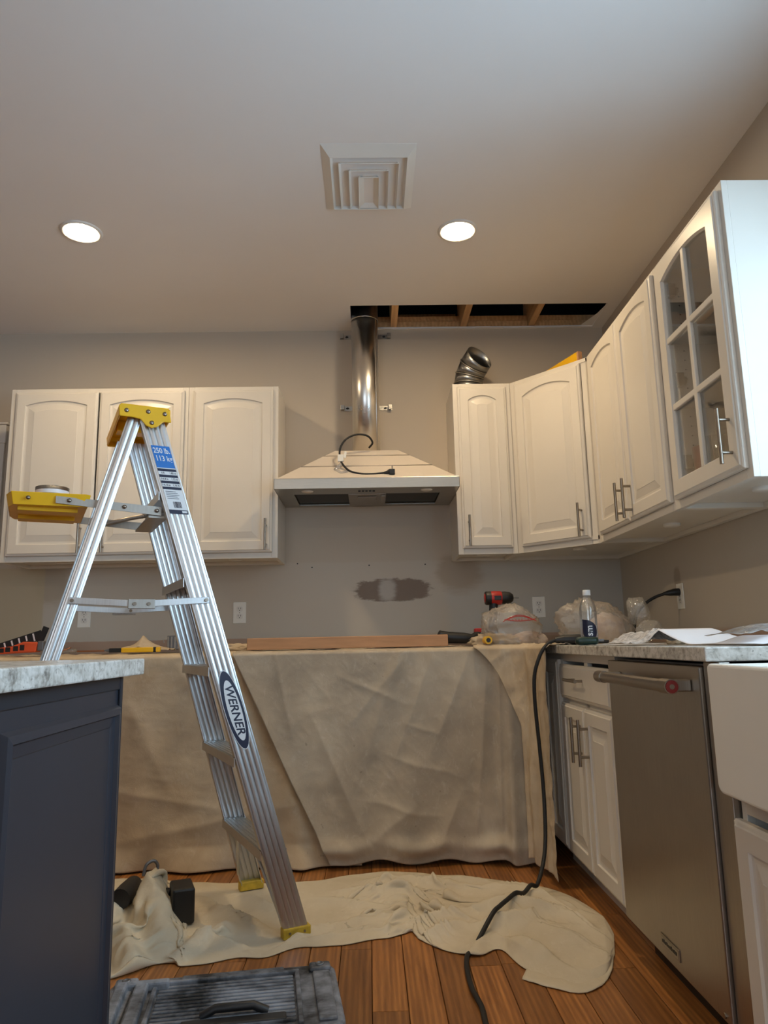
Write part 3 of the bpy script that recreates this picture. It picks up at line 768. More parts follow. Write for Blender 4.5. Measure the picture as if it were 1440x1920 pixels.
q = MB(); q.tube([(x, y, z) for x, y, z in cp([(-.13, 3.55, 1.83), (-.16, 3.54, 1.80), (-.13, 3.525, 1.775), (-.10, 3.527, 1.785)])], .009, 8); q.build('bag_wrap', m_film, cord)

# elbow on the narrow cabinet
t = thing('duct_elbow', 'galvanized round duct elbow standing on the narrow upper cabinet', 'duct elbow', (.565, D - .20, UT))
segs = [((0, 0, 0), 0), ((0, 0, .045), .15), ((.008, -.012, .09), .42), ((.028, -.042, .132), .78), ((.055, -.085, .165), 1.10)]
def elbow_ring(c, a, r, n=32):
    M = T(*c) @ RZ(-.95) @ RY(a); return [M @ Vector((r * math.cos(2 * PI * k / n), r * math.sin(2 * PI * k / n), 0)) for k in range(n)]
for i in range(4):
    (c0, a0), (c1, a1) = segs[i], segs[i + 1]
    am = (a0 + a1) / 2 if i else 0
    q = MB(); A = elbow_ring(c0, a0, .078); B_ = elbow_ring(c1, a1, .078); n = 32
    q.add(A + B_, [(k, (k + 1) % n, n + (k + 1) % n, n + k) for k in range(n)], 0, True); q.build('segment', m_elbow, t, solid=.0015)
    if i < 3:
        q = MB(); q.tube([tuple(p) for p in elbow_ring(c1, a1, .080)] + [tuple(elbow_ring(c1, a1, .080)[0])], .003, 6, caps=False); q.build('bead', m_bracket, t)
q = MB(); A = elbow_ring(segs[4][0], segs[4][1], .078); q.tube([tuple(p) for p in A] + [tuple(A[0])], .0018, 6, caps=False); q.build('bead', m_bracket, t)
# level on corner cabinet
t = thing('spirit_level', 'yellow spirit level lying on top of the corner upper cabinet', 'level', (1.015, 3.536, UT), math.atan2(-.282, .102))
q = MB(); Ll = .15; q.box(-Ll, Ll, -.012, .012, 0, .062); q.build('beam', m_yellow, t, bevel=.002)
for s in (-1, 1):
    q = MB(); q.box(min(s * Ll, s * (Ll + .012)), max(s * Ll, s * (Ll + .012)), -.0125, .0125, 0, .0625); q.build('end_cap', m_card if s > 0 else m_black, t, bevel=.002)

# ------------------------------------------------------------------ outlets
def outlet(loc, rz, label):
    t = thing('wall_outlet', label, 'outlet', loc, rz, 'white duplex wall outlets')
    q = MB(); q.box(-.035, .035, -.005, -.0003, -.057, .057); q.build('plate', m_whitep, t, bevel=.003)
    for s in (-1, 1):
        q = MB(); q.prism(rrect(.034, .029, .009), -.0065, -.004, lambda a, bq, y: (a - .017, y, bq - .0145 + s * .0195)); q.build('receptacle', m_trimw, t)
        q = MB()
        for sx in (-.0065, .0065): q.box(sx - .0012, sx + .0012, -.0072, -.006, s * .0195 - .001, s * .0195 + .008)
        q.cyl((0, -.0072, s * .0195 - .007), (0, -.006, s * .0195 - .007), .0026, 8); q.build('slot', m_black, t)
    q = MB(); q.cyl((0, -.0065, 0), (0, -.004, 0), .003, 8); q.build('screw', m_nickel, t)
    return t
outlet((-.707, D, 1.114), 0, 'white wall outlet on the back wall below the single-door upper cabinet')
outlet((-1.545, D, 1.108), 0, 'white wall outlet seen between the ladder legs at left')
outlet((.930, D, 1.113), 0, 'white wall outlet behind the red and black drill and clear bag')
outlet((XR, 3.235, 1.116), -PI / 2, 'white wall outlet on the right wall with a black plug in it')
for i, (x, z) in enumerate(((-.393, 1.376), (-.313, 1.354), (.002, 1.360), (.312, 1.360))):
    q = MB(); q.cyl((x, D - .004, z), (x, D - .0002, z), .004, 8); o = q.build('wall_anchor', m_black, None, base=True)
    tag(o, ('tiny dark screw anchor on the wall under the hood, %s' % ('leftmost of four', 'second of four from the left', 'third of four from the left', 'rightmost of four')[i]), 'screw', 'screw anchors in the back wall')

# ------------------------------------------------------------------ ladder
LAD = thing('step_ladder', 'aluminium six foot step ladder with yellow cap, standing on the drop cloth', 'ladder', (-.362, 2.795, .007), math.atan2(.42, .907))
ZTOP = 1.70
def front_c(z): return -.296 * z               # rail centre x
def front_y(z, s): return s * (.276 - .052 * z)
def rear_c(z): return -1.020 + .270 * z
def rear_y(z, s): return s * (.262 - .045 * z)
def rail(name, cx, cy, s, w, fl, ribs, z0, z1, mat, flip=1):
    """ribbed C-channel extruded along the rail; cross section (a along x, b outward y)"""
    prof = []; th = .0025; n = ribs * 6
    prof.append((-w / 2, -fl)); prof.append((-w / 2, -.001))
    for i in range(n + 1):
        a = -w / 2 + .004 + (w - .008) * i / n
        prof.append((a, .0024 * abs(math.sin(PI * i * ribs / n)) ** .7 if ribs else 0))
    prof.append((w / 2, -.001)); prof.append((w / 2, -fl))
    inner = [(a * (1 - 2 * th / w), bq - th if 0 < k < len(prof) - 1 else bq) for k, (a, bq) in enumerate(prof)][::-1]
    poly = prof + inner; m = len(poly); vs = []
    for z in (z0, z1): vs += [(cx(z) + a, cy(z, s) + s * bq, z) for a, bq in poly]
    fs = [(i, (i + 1) % m, m + (i + 1) % m, m + i) for i in range(m)]
    k = len(prof)
    for i in range(k - 1): fs.append((i, i + 1, m - 2 - i, m - 1 - i)); fs.append(tuple(x + m for x in (m - 1 - i, m - 2 - i, i + 1, i)))
    q = MB(); q.add(vs, fs); return q.build(name, mat, LAD)
rails = {}
for s in (-1, 1):
    rails[s] = rail('front_rail', front_c, front_y, s, .082, .028, 4, .004, ZTOP + .018, m_alu)
    rail('rear_rail', rear_c, rear_y, s, .046, .024, 2, .0, ZTOP + .018, m_alu)
    q = MB(); cy = front_y(.02, s)
    q.box(front_c(.02) - .047, front_c(.02) + .047, min(cy + s * .006, cy - s * .028), max(cy + s * .006, cy - s * .028), 0, .033); ft = q.build('foot', m_yellowd, LAD, bevel=.004)
    q = MB()
    for a in (-.025, .025): q.cyl((front_c(.02) + a, cy + s * .004, .018), (front_c(.02) + a, cy + s * .0085, .018), .004, 8)
    q.build('rivet', m_nickel, ft)
    q = MB(); cy = rear_y(.02, s); q.box(rear_c(.02) - .03, rear_c(.02) + .03, min(cy + s * .006, cy - s * .028), max(cy + s * .006, cy - s * .028), 0, .04); q.build('foot', m_yellowd, LAD, bevel=.004)
for zs in (.272, .568, .862, 1.158, 1.452):
    q = MB(); y = front_y(zs, 1) - .003; cx = front_c(zs)
    q.box(cx - .042, cx + .042, -y, y, zs - .003, zs)
    q.box(cx - .044, cx - .041, -y, y, zs - .030, zs); q.box(cx + .041, cx + .044, -y, y, zs - .030, zs)
    for k in range(6): q.box(cx - .037 + k * .0135, cx - .031 + k * .0135, -y, y, zs, zs + .0022)
    q.build('step', m_alu, LAD)
for s in (-1, 1):
    q = MB(); z1 = .245; z0 = .06
    q.tube([(front_c(z1) - .03, s * .12, z1), (front_c(z0) - .038, front_y(z0, s) - s * .006, z0)], .006, 8); q.build('step_brace', m_alu, LAD)
q = MB(); z = .45; y = rear_y(z, 1) - .003; q.box(rear_c(z) - .02, rear_c(z) + .02, -y, y, z - .012, z + .012); q.build('rear_brace', m_alu, LAD)
q = MB(); z = .78; y = rear_y(z, 1) - .003; q.box(rear_c(z) - .02, rear_c(z) + .02, -y, y, z - .012, z + .012); q.build('rear_brace', m_alu, LAD)
for s in (-1, 1):
    z = 1.08; P0 = Vector((rear_c(z), rear_y(z, s) + s * .006, z)); P2 = Vector((front_c(z) + .008, front_y(z, s) + s * .008, z + .004)); P1 = (P0 + P2) / 2 + Vector((0, s * .004, -.012))
    for A, B_ in ((P0, P1), (P1, P2)):
        q = MB(); d = (B_ - A).normalized(); n = Vector((-d.z, 0, d.x)) * .0105; o_ = Vector((0, s * .0035, 0))
        q.add([A - n - d * .01, B_ - n + d * .01, B_ + n + d * .01, A + n - d * .01] + [p + o_ for p in (A - n - d * .01, B_ - n + d * .01, B_ + n + d * .01, A + n - d * .01)], [(0, 1, 2, 3), (7, 6, 5, 4), (0, 4, 5, 1), (1, 5, 6, 2), (2, 6, 7, 3), (3, 7, 4, 0)]); q.build('spreader_bar', m_alu, LAD, bevel=.001)
    q = MB(); q.box(P1.x - .042, P1.x + .042, min(P1.y + s * .003, P1.y + s * .007), max(P1.y + s * .003, P1.y + s * .007), P1.z - .016, P1.z + .016); hp = q.build('hinge_plate', m_alud, LAD, bevel=.003)
    q = MB()
    for p in (P0, P2, P1 + Vector((-.022, 0, 0)), P1 + Vector((.022, 0, 0))): q.cyl((p.x, p.y, p.z), (p.x, p.y + s * .011, p.z), .006, 10)
    q.build('rivet', m_nickel, LAD)
# cap
CYO = .205
prof = [(-.612, 1.700), (-.616, 1.735), (-.608, 1.744), (-.462, 1.744), (-.449, 1.735), (-.442, 1.694), (-.468, 1.694), (-.488, 1.674), (-.507, 1.668), (-.526, 1.675), (-.545, 1.696), (-.575, 1.700)]
CAP = MB()
for s in (-1, 1): CAP.prism(prof, s * CYO, s * (CYO + .007), lambda a, bq, y: (a, y, bq))
CAP.box(-.610, -.45, -CYO - .006, CYO + .006, 1.738, 1.745); CAP.box(-.614, -.608, -CYO, CYO, 1.702, 1.742); CAP.box(-.451, -.445, -CYO, CYO, 1.70, 1.742)
CAP.box(-.60, -.45, -.03, .03, 1.70, 1.738)
cap = CAP.build('top_cap', m_yellow, LAD, bevel=.003)
q = MB()
for s in (-1, 1):
    for a, z in ((-.590, 1.721), (-.520, 1.724), (-.465, 1.722), (-.507, 1.686)): q.lathe([(.008, 0), (.0075, .003), (.003, .005), (.001, .005)], 12, 0, T(a, s * (CYO + .006), z) @ RX(-s * PI / 2))
q.build('rivet', m_nickel, cap)
# folding tray
q = MB(); zt = 1.428
pl = [(-.935, -.10), (-.92, -.165), (-.70, -.185), (-.685, -.175), (-.685, .175), (-.70, .185), (-.92, .165), (-.935, .10)]
cxp = sum(a for a, _ in pl) / 8
q.prism([(cxp + (a - cxp) * .93, bq * .93) for a, bq in pl], zt - .040, zt - .034, lambda a, bq, z: (a, bq, z))
n = 8
vs = [(a, bq, zt) for a, bq in pl] + [(cxp + (a - cxp) * .93, bq * .93, zt - .040) for a, bq in pl] + [(cxp + (a - cxp) * .97, bq * .97, zt) for a, bq in pl] + [(cxp + (a - cxp) * .9, bq * .9, zt - .035) for a, bq in pl]
q.add(vs, [(i, (i + 1) % n, n + (i + 1) % n, n + i) for i in range(n)] + [(2 * n + i, 2 * n + (i + 1) % n, 3 * n + (i + 1) % n, 3 * n + i) for i in range(n)] + [(i, (i + 1) % n, 2 * n + (i + 1) % n, 2 * n + i) for i in range(n)])
q.box(-.90, -.72, -.12, -.05, zt - .052, zt - .038); q.box(-.90, -.72, .05, .12, zt - .052, zt - .038)
for bq in (-.188, -.186): pass
tray = q.build('paint_tray', m_yellow, LAD, bevel=.004)
for s in (-1, 1):
    q = MB(); y = s * .178; q.add([(-.79, y, 1.395), (-.46, y, 1.372), (-.46, y, 1.402), (-.79, y, 1.418)] + [(-.79, y + .004, 1.395), (-.46, y + .004, 1.372), (-.46, y + .004, 1.402), (-.79, y + .004, 1.418)], [(0, 1, 2, 3), (7, 6, 5, 4), (0, 4, 5, 1), (1, 5, 6, 2), (2, 6, 7, 3), (3, 7, 4, 0)])
    arm = q.build('tray_arm', m_alud, LAD)
    q = MB()
    for a, z in ((-.87, 1.408), (-.75, 1.405), (-.58, 1.395), (-.475, 1.388)): q.lathe([(.007, 0), (.006, .003), (.001, .004)], 10, 0, T(a, y + (s * .004 if a > -.8 else s * -.004) + (.004 if s > 0 else 0), z) @ RX(-s * PI / 2))
    q.build('rivet', m_nickel, arm)
q = MB(); q.tube([(-.62, .165, 1.385), (-.52, .16, 1.415), (-.45, .15, 1.43)], .008, 8); q.box(-.50, -.44, -.17, .17, 1.365, 1.372); q.build('tray_bracket', m_alud, LAD)
# decals on the near front rail (outer face, y = -front_y)
def decal(poly, mat, name, off, parent):
    q = MB(); q.add([(front_c(z) + a, front_y(z, -1) - off, z) for a, z in poly], [tuple(range(len(poly)))]); return q.build(name, mat, parent, recalc=False)
def decal_text(txt, size, a0, z0, mat, name, off, parent, down=False, sx=1.0):
    v, f = text_mesh(txt, size); q = MB()
    pts = [((a0 + y, z0 - x * sx) if down else (a0 + x * sx, z0 + y)) for x, y in v]
    q.add([(front_c(z) + a, front_y(z, -1) - off, z) for a, z in pts], f); return q.build(name, mat, parent, recalc=False)
def rect(a0, a1, z0, z1): return [(a0, z0), (a1, z0), (a1, z1), (a0, z1)]
lab = decal(rect(-.029, .033, 1.376, 1.612), m_labelw, 'load_label', .0038, rails[-1])
decal(rect(-.029, .033, 1.535, 1.612), m_blue, 'blue_field', .0041, rails[-1])
decal_text('250 lb.', .026, .002, 1.594, m_labelw, 'lettering', .0045, rails[-1], sx=.78)
decal_text('113 kg', .026, .003, 1.567, m_labelw, 'lettering', .0045, rails[-1], sx=.8)
for z in (1.527, 1.506, 1.485, 1.464): decal(rect(-.029, .033, z - .004, z + .005), m_ink, 'stripe', .0041, rails[-1])
for z, l, r in ((1.517, '6 ft', '1.83 m'), (1.496, '5 ft 8 in', '1.73 m'), (1.475, '3 ft 10 in', '1.16 m')):
    decal_text(l, .0095, -.014, z, m_ink, 'lettering', .0045, rails[-1], sx=.8); decal_text(r, .0095, .019, z, m_ink, 'lettering', .0045, rails[-1], sx=.85)
decal(rect(-.029, .033, 1.376, 1.390), m_ink, 'stripe', .0041, rails[-1])
decal(rect(.014, .030, 1.380, 1.387), m_labelw, 'patch', .0045, rails[-1])
q = MB(); random.seed(2)
def dp(a, z, off): return (front_c(z) + a, front_y(z, -1) - off, z)
a = -.008
while a < .018:
    w = random.choice((.0008, .0014, .002)); q.add([dp(a, 1.397, .0045), dp(a + w, 1.397, .0045), dp(a + w, 1.418, .0045), dp(a, 1.418, .0045)], [(0, 1, 2, 3)]); a += w + random.choice((.0008, .0014))
for k in range(5): q.add([dp(-.023, 1.452 - k * .006, .0045), dp(.012 + .004 * (k % 3), 1.452 - k * .006, .0045), dp(.012 + .004 * (k % 3), 1.4535 - k * .006, .0045), dp(-.023, 1.4535 - k * .006, .0045)], [(0, 1, 2, 3)])
q.build('barcode', m_ink, rails[-1], recalc=False)
def ell(ca, cz, ra, rz_, n=36): return [(ca + ra * math.cos(2 * PI * k / n), cz + rz_ * math.sin(2 * PI * k / n)) for k in range(n)]
ZO = .722
decal(ell(.0, ZO, .0345, .129), m_labelw, 'oval_border', .0036, rails[-1])
decal(ell(.0, ZO, .0325, .126), m_ink, 'oval_badge', .0040, rails[-1])
decal(ell(.001, ZO - .002, .0235, .098), m_labelw, 'oval_field', .0044, rails[-1])
decal_text('WERNER', .040, .001, ZO - .002, m_ink, 'lettering', .0049, rails[-1], True, 1.0)
# silver roll on the tray
ML = T(-.362, 2.795, .007) @ RZ(math.atan2(.42, .907))
p = ML @ Vector((-.80, -.095, zt - .033))
t = thing('tape_roll', 'silver roll of foil tape sitting in the yellow ladder tray', 'tape roll', tuple(p))
q = MB(); q.lathe([(.030, 0), (.052, 0), (.052, .064), (.030, .064), (.030, 0)], 28, closed=False); q.build('roll', m_bracket, t)
q = MB(); q.lathe([(.0295, .001), (.0295, .0655), (.027, .0655), (.027, .001)], 24, closed=False); q.build('core', m_card, t)
q = MB(); q.lathe([(.0524, .040), (.0524, .052)], 28, closed=False); q.build('printed_band', m_labelw, t, bevel=0)

# ------------------------------------------------------------------ drop cloths
def sheet(path, n_s, n_t, left=None, right=None, ztop=.905, zbot=None, folds=None, out=0.0, seed=0, back=0.0):
    """hanging cloth: rows t from top edge to hem, optional flat part lying on the counter behind the edge"""
    P = spline(path, 400); S = np.linspace(0, 1, n_s)
    rows = []
    tt = np.r_[np.linspace(-1, 0, 26 if back else 1), np.linspace(0, 1, n_t)[1:]]
    Tn = np.gradient(P, axis=0); Tn /= np.linalg.norm(Tn, axis=1)[:, None]; Nn = np.c_[Tn[:, 1], -Tn[:, 0]]
    for t in tt:
        tc_ = max(t, 0); a = left(tc_) if left else 0; b2 = right(tc_) if right else 1
        s = a + (b2 - a) * S; fi = s * 399; i0 = np.clip(fi.astype(int), 0, 398); fr = (fi - i0)[:, None]
        p = P[i0] * (1 - fr) + P[i0 + 1] * fr; nn = Nn[i0]
        zb = zbot(s) if zbot else np.full(n_s, .012)
        if t <= 0:
            off = out + t * back + .0 * s; z = ztop + .012 * np.abs(t) ** .5 * (ridged(s * 14 + seed, t * 3 + 0 * s) - .2) * (np.abs(t) > 0)
            z = z + .004 * fbm(s * 30, t * 8 + 0 * s + seed) * min(1, abs(t) * 4)
            z = z - .006 * max(0, 1 + t * 12)
        else:
            off = out + folds(s, np.full(n_s, t)); z = ztop - .006 + (zb - ztop + .006) * t
            z = z - 0 * s
        rows.append(np.c_[p + nn * np.asarray(off)[:, None] if np.ndim(off) else p + nn * off, z])
    return np.array(rows)
def g(x, c, w): return np.exp(-((x - c) / w) ** 2)
# left sheet
def creases(s, t, lines):
    r = 0
    for p, q_, h, w in lines:
        d, tp = segd(s, t * .62, (p[0], p[1] * .62), (q_[0], q_[1] * .62)); r = r + h * np.exp(-(d / w) ** 1.3) * np.sin(np.clip(tp, .03, .97) * PI) ** .5
    return r
CRA = (((.80, 0), (.93, .45), .010, .018), ((.60, .03), (.76, .5), .009, .02), ((.43, .62), (.78, .76), .008, .02), ((.48, .88), (.92, .70), .010, .022), ((.70, 0), (.72, .3), .006, .012), ((.50, .2), (.60, .65), .008, .02), ((.9, .5), (.75, .95), .010, .022))
CRB = (((.55, 0), (.36, .36), .007, .014), ((.62, 0), (.47, .62), .009, .020), ((.74, .02), (.60, .52), .010, .020), ((.80, .1), (.74, .92), .012, .02), ((.33, .12), (.52, .26), .006, .012), ((.45, .5), (.70, .62), .006, .014),
       ((.42, .93), (.56, .72), .012, .02), ((.62, .95), (.70, .68), .010, .02), ((.25, .3), (.42, .95), .010, .02), ((.86, 0), (.84, .9), .012, .018), ((.52, .35), (.64, .42), .005, .010), ((.40, .72), (.62, .80), .008, .014), ((.15, 0), (.2, .4), .008, .014))
def foldA(s, t):
    r = .010 + .030 * g(s, .36 + .05 * t, .02 + .02 * t) * t ** .5 + .022 * g(s, .55 - .03 * t, .03) * t + .02 * g(s, .80 + .08 * t, .022) * t
    r = r + .014 * fbm(s * 6, t * 2.2 + 3) * (.3 + t) + .004 * ridged(s * 9 + t * 5, t * 7 - s * 3) + creases(s, t, CRA) + .02 * t * (np.sin(s * 22) * .5 + .5) * t
    r = r + .02 * np.clip((t - .9) / .1, 0, 1) * (1 + np.sin(s * 31))
    return r
A = sheet([(-1.95, 3.325), (-1.2, 3.325), (-.05, 3.325)], 190, 130, folds=foldA, out=.006, zbot=lambda s: .008 + .010 * np.abs(fbm(s * 8, 0 * s + 4)), seed=1, back=.45)
q = MB(); q.grid(A); o = q.build('drop_cloth', m_canvas, None, recalc=False, solid=.002)
tag(o, 'tan canvas drop cloth hanging over the back counter behind the ladder', 'drop cloth')
# main sheet, diagonal left edge
def foldB(s, t):
    l = s - (.0 + .27 * t)
    r = .012 + .028 * g(l, .025, .03) * t + .012 * g(s + .22 * t, .52, .02) * (1 - t) + .016 * g(s - .10 * t, .72, .03) * t ** .7
    r = r + .020 * g(s + .12 * t, .62, .035) * t * (1 - .3 * t) + .026 * g(s, .90, .03) * (.3 + t)
    r = r + .014 * fbm(s * 4.5, t * 2.5 + 9) * (.3 + .8 * t) + .0035 * ridged(s * 8 - t * 4, t * 6 + s * 3 + 7) + creases(s, t, CRB)
    u = (t - .93); r = r + .036 * g(u, 0, .035) * (.6 + .4 * np.sin(s * 25)) * (s < .99)
    return r
B = sheet([(-.66, 3.30), (0, 3.305), (.5, 3.30), (.70, 3.24)], 260, 150, left=lambda t: .03 + .275 * t, folds=foldB, out=.012, zbot=lambda s: .008 + .016 * np.sin(s * 17) ** 2 + .012 * g(s, .42, .06), seed=5, back=.30, ztop=.909)
t = thing('drop_cloth', 'grey-stained canvas drop cloth hanging over the back counter under the brown board', 'drop cloth', (0, 3.30, 0))
def shift(Pn, c): return Pn - np.array(c)
q = MB(); q.grid(shift(B, (0, 3.30, 0))); q.build('sheet', m_canvas2, t, recalc=False, solid=.002)
def foldC(s, t):
    r = .010 + .034 * g(s, .22 + .10 * t, .08) * (.25 + t) + .03 * g(s, .60, .07) * t ** .6 + .018 * g(s, .85, .05) * t
    r = r + .014 * fbm(s * 5, t * 3 + 19) + .008 * ridged(s * 3 + 3, t * 7 + s)
    return r
Cc = sheet([(.46, 3.265), (.60, 3.245), (.685, 3.17), (.715, 3.06), (.722, 2.955)], 120, 150, left=lambda t: .0 + .42 * min(1, (t * 2.6) ** .75) + .02 * t, folds=foldC, out=.006, zbot=lambda s: .02 + .02 * np.sin(s * 9) ** 2 + .03 * (1 - s), seed=9, back=.10, ztop=.915)
q = MB(); q.grid(shift(Cc, (0, 3.30, 0))); q.build('corner_fold', m_canvas, t, recalc=False, solid=.002)

# floor cloth
front = [(-.80, 2.26), (-.70, 2.355), (-.607, 2.40), (-.576, 2.362), (-.443, 2.407), (-.331, 2.418), (-.224, 2.485), (-.16, 2.475), (-.106, 2.49), (.03, 2.53), (.120, 2.575), (.145, 2.52), (.19, 2.44), (.284, 2.385), (.323, 2.385), (.36, 2.42), (.396, 2.41), (.41, 2.33), (.457, 2.245), (.52, 2.175), (.58, 2.165), (.650, 2.225), (.72, 2.36)]
back = [(-1.10, 3.20), (-.95, 3.20), (-.80, 3.17), (-.62, 3.12), (-.445, 3.10), (-.28, 3.12), (-.132, 3.15), (0, 3.20), (.131, 3.215), (.24, 3.15), (.32, 3.125), (.41, 3.11), (.485, 3.075), (.60, 2.99), (.69, 2.92), (.755, 2.78), (.778, 2.62), (.765, 2.49)]
NS, NTt = 260, 140
Fr = spline(front, NS); Bk = spline(back, NS)
sq = np.linspace(0, 1, NS)
Fr[:, 1] += .014 * np.sin(sq * 46) * np.exp(-((sq - .72) / .14) ** 4) + .006 * np.sin(sq * 90 + 1); Bk[:, 1] += .012 * np.sin(sq * 34) + .006 * np.sin(sq * 83)
Tg = np.linspace(0, 1, NTt)[:, None, None]
XY = Fr[None] * (1 - Tg) + Bk[None] * Tg
X, Y = XY[..., 0], XY[..., 1]
wx = X + .03 * fbm(X * 5, Y * 5, 2.0); wy = Y + .03 * fbm(X * 5, Y * 5, 7.0)
Z = np.full_like(X, .005)
Z += .005 * ridged(wx * 4.0, wy * 7, 1.0) + .004 * np.abs(fbm(wx * 9, wy * 9, 3.0))
def ridge(p, q_, h, w, taper=True):
    """a crease: steep on one side, softer on the other"""
    global Z
    d, tpar = segd(wx, wy, p, q_)
    side = (wx - p[0]) * (q_[1] - p[1]) - (wy - p[1]) * (q_[0] - p[0])
    k = (np.sin(np.clip(tpar, 0.02, .98) * PI) ** .6) if taper else 1
    Z += h * k * np.exp(-(d / np.where(side > 0, w * 1.7, w * .55)) ** 1.25)
# pleats pushed together in the middle: long across X, tight across Y, strongly warped
c_, s_ = math.cos(-.42), math.sin(-.42)
u_ = wx * c_ + wy * s_; v_ = -wx * s_ + wy * c_
mid = np.exp(-(((X - .20) / .30) ** 4 + ((Y - 2.82) / .26) ** 4))
pl_ = 1 - np.abs(vnoise(u_ * 2.0 + .3 * vnoise(u_ * 3, v_ * 3, 1.5), v_ * 9 + .9 * vnoise(u_ * 2.5, v_ * 2.5, 3.5), 6.0))
Z += mid * (.006 + .040 * pl_ ** 4)
for p, q_, h, w in (
    ((-.30, 2.55), (.16, 2.82), .016, .014), ((-.20, 2.95), (.12, 2.83), .024, .016), ((-.10, 3.05), (.20, 2.86), .026, .018),
    ((.0, 3.10), (.36, 2.85), .026, .02), ((.12, 2.78), (.42, 2.74), .024, .018), ((.10, 2.70), (.33, 2.82), .022, .018),
    ((.22, 2.60), (.40, 2.72), .022, .012), ((.30, 2.95), (.58, 2.88), .020, .018), ((.36, 2.70), (.60, 2.62), .022, .014), ((.45, 2.76), (.68, 2.66), .018, .018),
    ((.14, 2.58), (.19, 2.74), .034, .025), ((.52, 2.55), (.62, 2.30), .014, .03), ((.30, 2.50), (.52, 2.58), .018, .016), ((.40, 2.42), (.56, 2.46), .012, .025),
    ((-.55, 2.80), (-.36, 2.56), .034, .026), ((-.56, 2.60), (-.40, 2.48), .030, .02), ((-.46, 2.92), (-.28, 2.72), .014, .018), ((-.30, 2.46), (-.12, 2.66), .014, .010),
    ((-.60, 2.42), (-.48, 2.64), .040, .028), ((-.05, 2.80), (.08, 2.60), .014, .012), ((-.44, 2.44), (-.20, 2.52), .010, .012)):
    ridge(p, q_, h, w)
# raised folded mass on the right
mass = np.exp(-(((X - .52) / .28) ** 4 + ((Y - 2.56) / .36) ** 4)); Z += .024 * mass + .018 * mass * (1 - np.abs(vnoise(u_ * 3 + 4, v_ * 5.5, 4.0))) ** 3
# crumpled heap at the left around the drill
hl = np.exp(-(((X + .80) / .17) ** 4 + ((Y - 2.60) / .27) ** 4))
rid = 1 - np.abs(vnoise(wx * 5.5 + 2, wy * 4.0, 5.0))
Z += hl * (.010 + .060 * rid ** 3 + .022 * ridged(wx * 11, wy * 9, 9.0) ** 2)
def cone(p, q_, h0, h1, w):
    global Z
    d, tp = segd(wx, wy, p, q_); Z = np.maximum(Z, (h0 + (h1 - h0) * tp) * np.clip(1 - d / w, 0, 1) ** .9 + .006 * ridged(wx * 14, wy * 14, 3.0))
cone((-.782, 2.74), (-.74, 2.66), .165, .13, .085); cone((-.74, 2.66), (-.665, 2.50), .12, .05, .085); cone((-.875, 2.74), (-.90, 2.52), .10, .06, .075)
cone((-.72, 2.47), (-.55, 2.52), .060, .035, .05); cone((-.80, 2.50), (-.74, 2.36), .075, .05, .07); cone((-.90, 2.42), (-.82, 2.34), .05, .04, .06)
# flatten below the ladder feet, keep the edges low
for fx, fy in ((-.246, 2.545), (-.478, 3.046)):
    k = np.exp(-(((X - fx) ** 2 + (Y - fy) ** 2) / .075 ** 2) ** 2); Z = Z * (1 - k) + .004 * k
k = np.exp(-(((X + .665) / .10) ** 2 + ((Y - 2.74) / .11) ** 2) ** 2) * (X > -.74); Z = Z * (1 - .8 * k) + .006 * k
e = np.clip(np.minimum(np.linspace(0, 1, NTt)[:, None] / .05, (1 - np.linspace(0, 1, NTt)[:, None]) / .05), 0, 1)
lobe = np.clip((np.linspace(0, 1, NS)[None] - .56) / .06, 0, 1)
lift = .016 + .028 * lobe * (.6 + .4 * np.sin(np.linspace(0, 60, NS))[None])
Z = Z * (.35 + .65 * e) + (1 - e) * (lift * (.25 + .75 * lobe) - .010)
Z = np.maximum(Z, .004)
G = np.dstack([X, Y, Z])
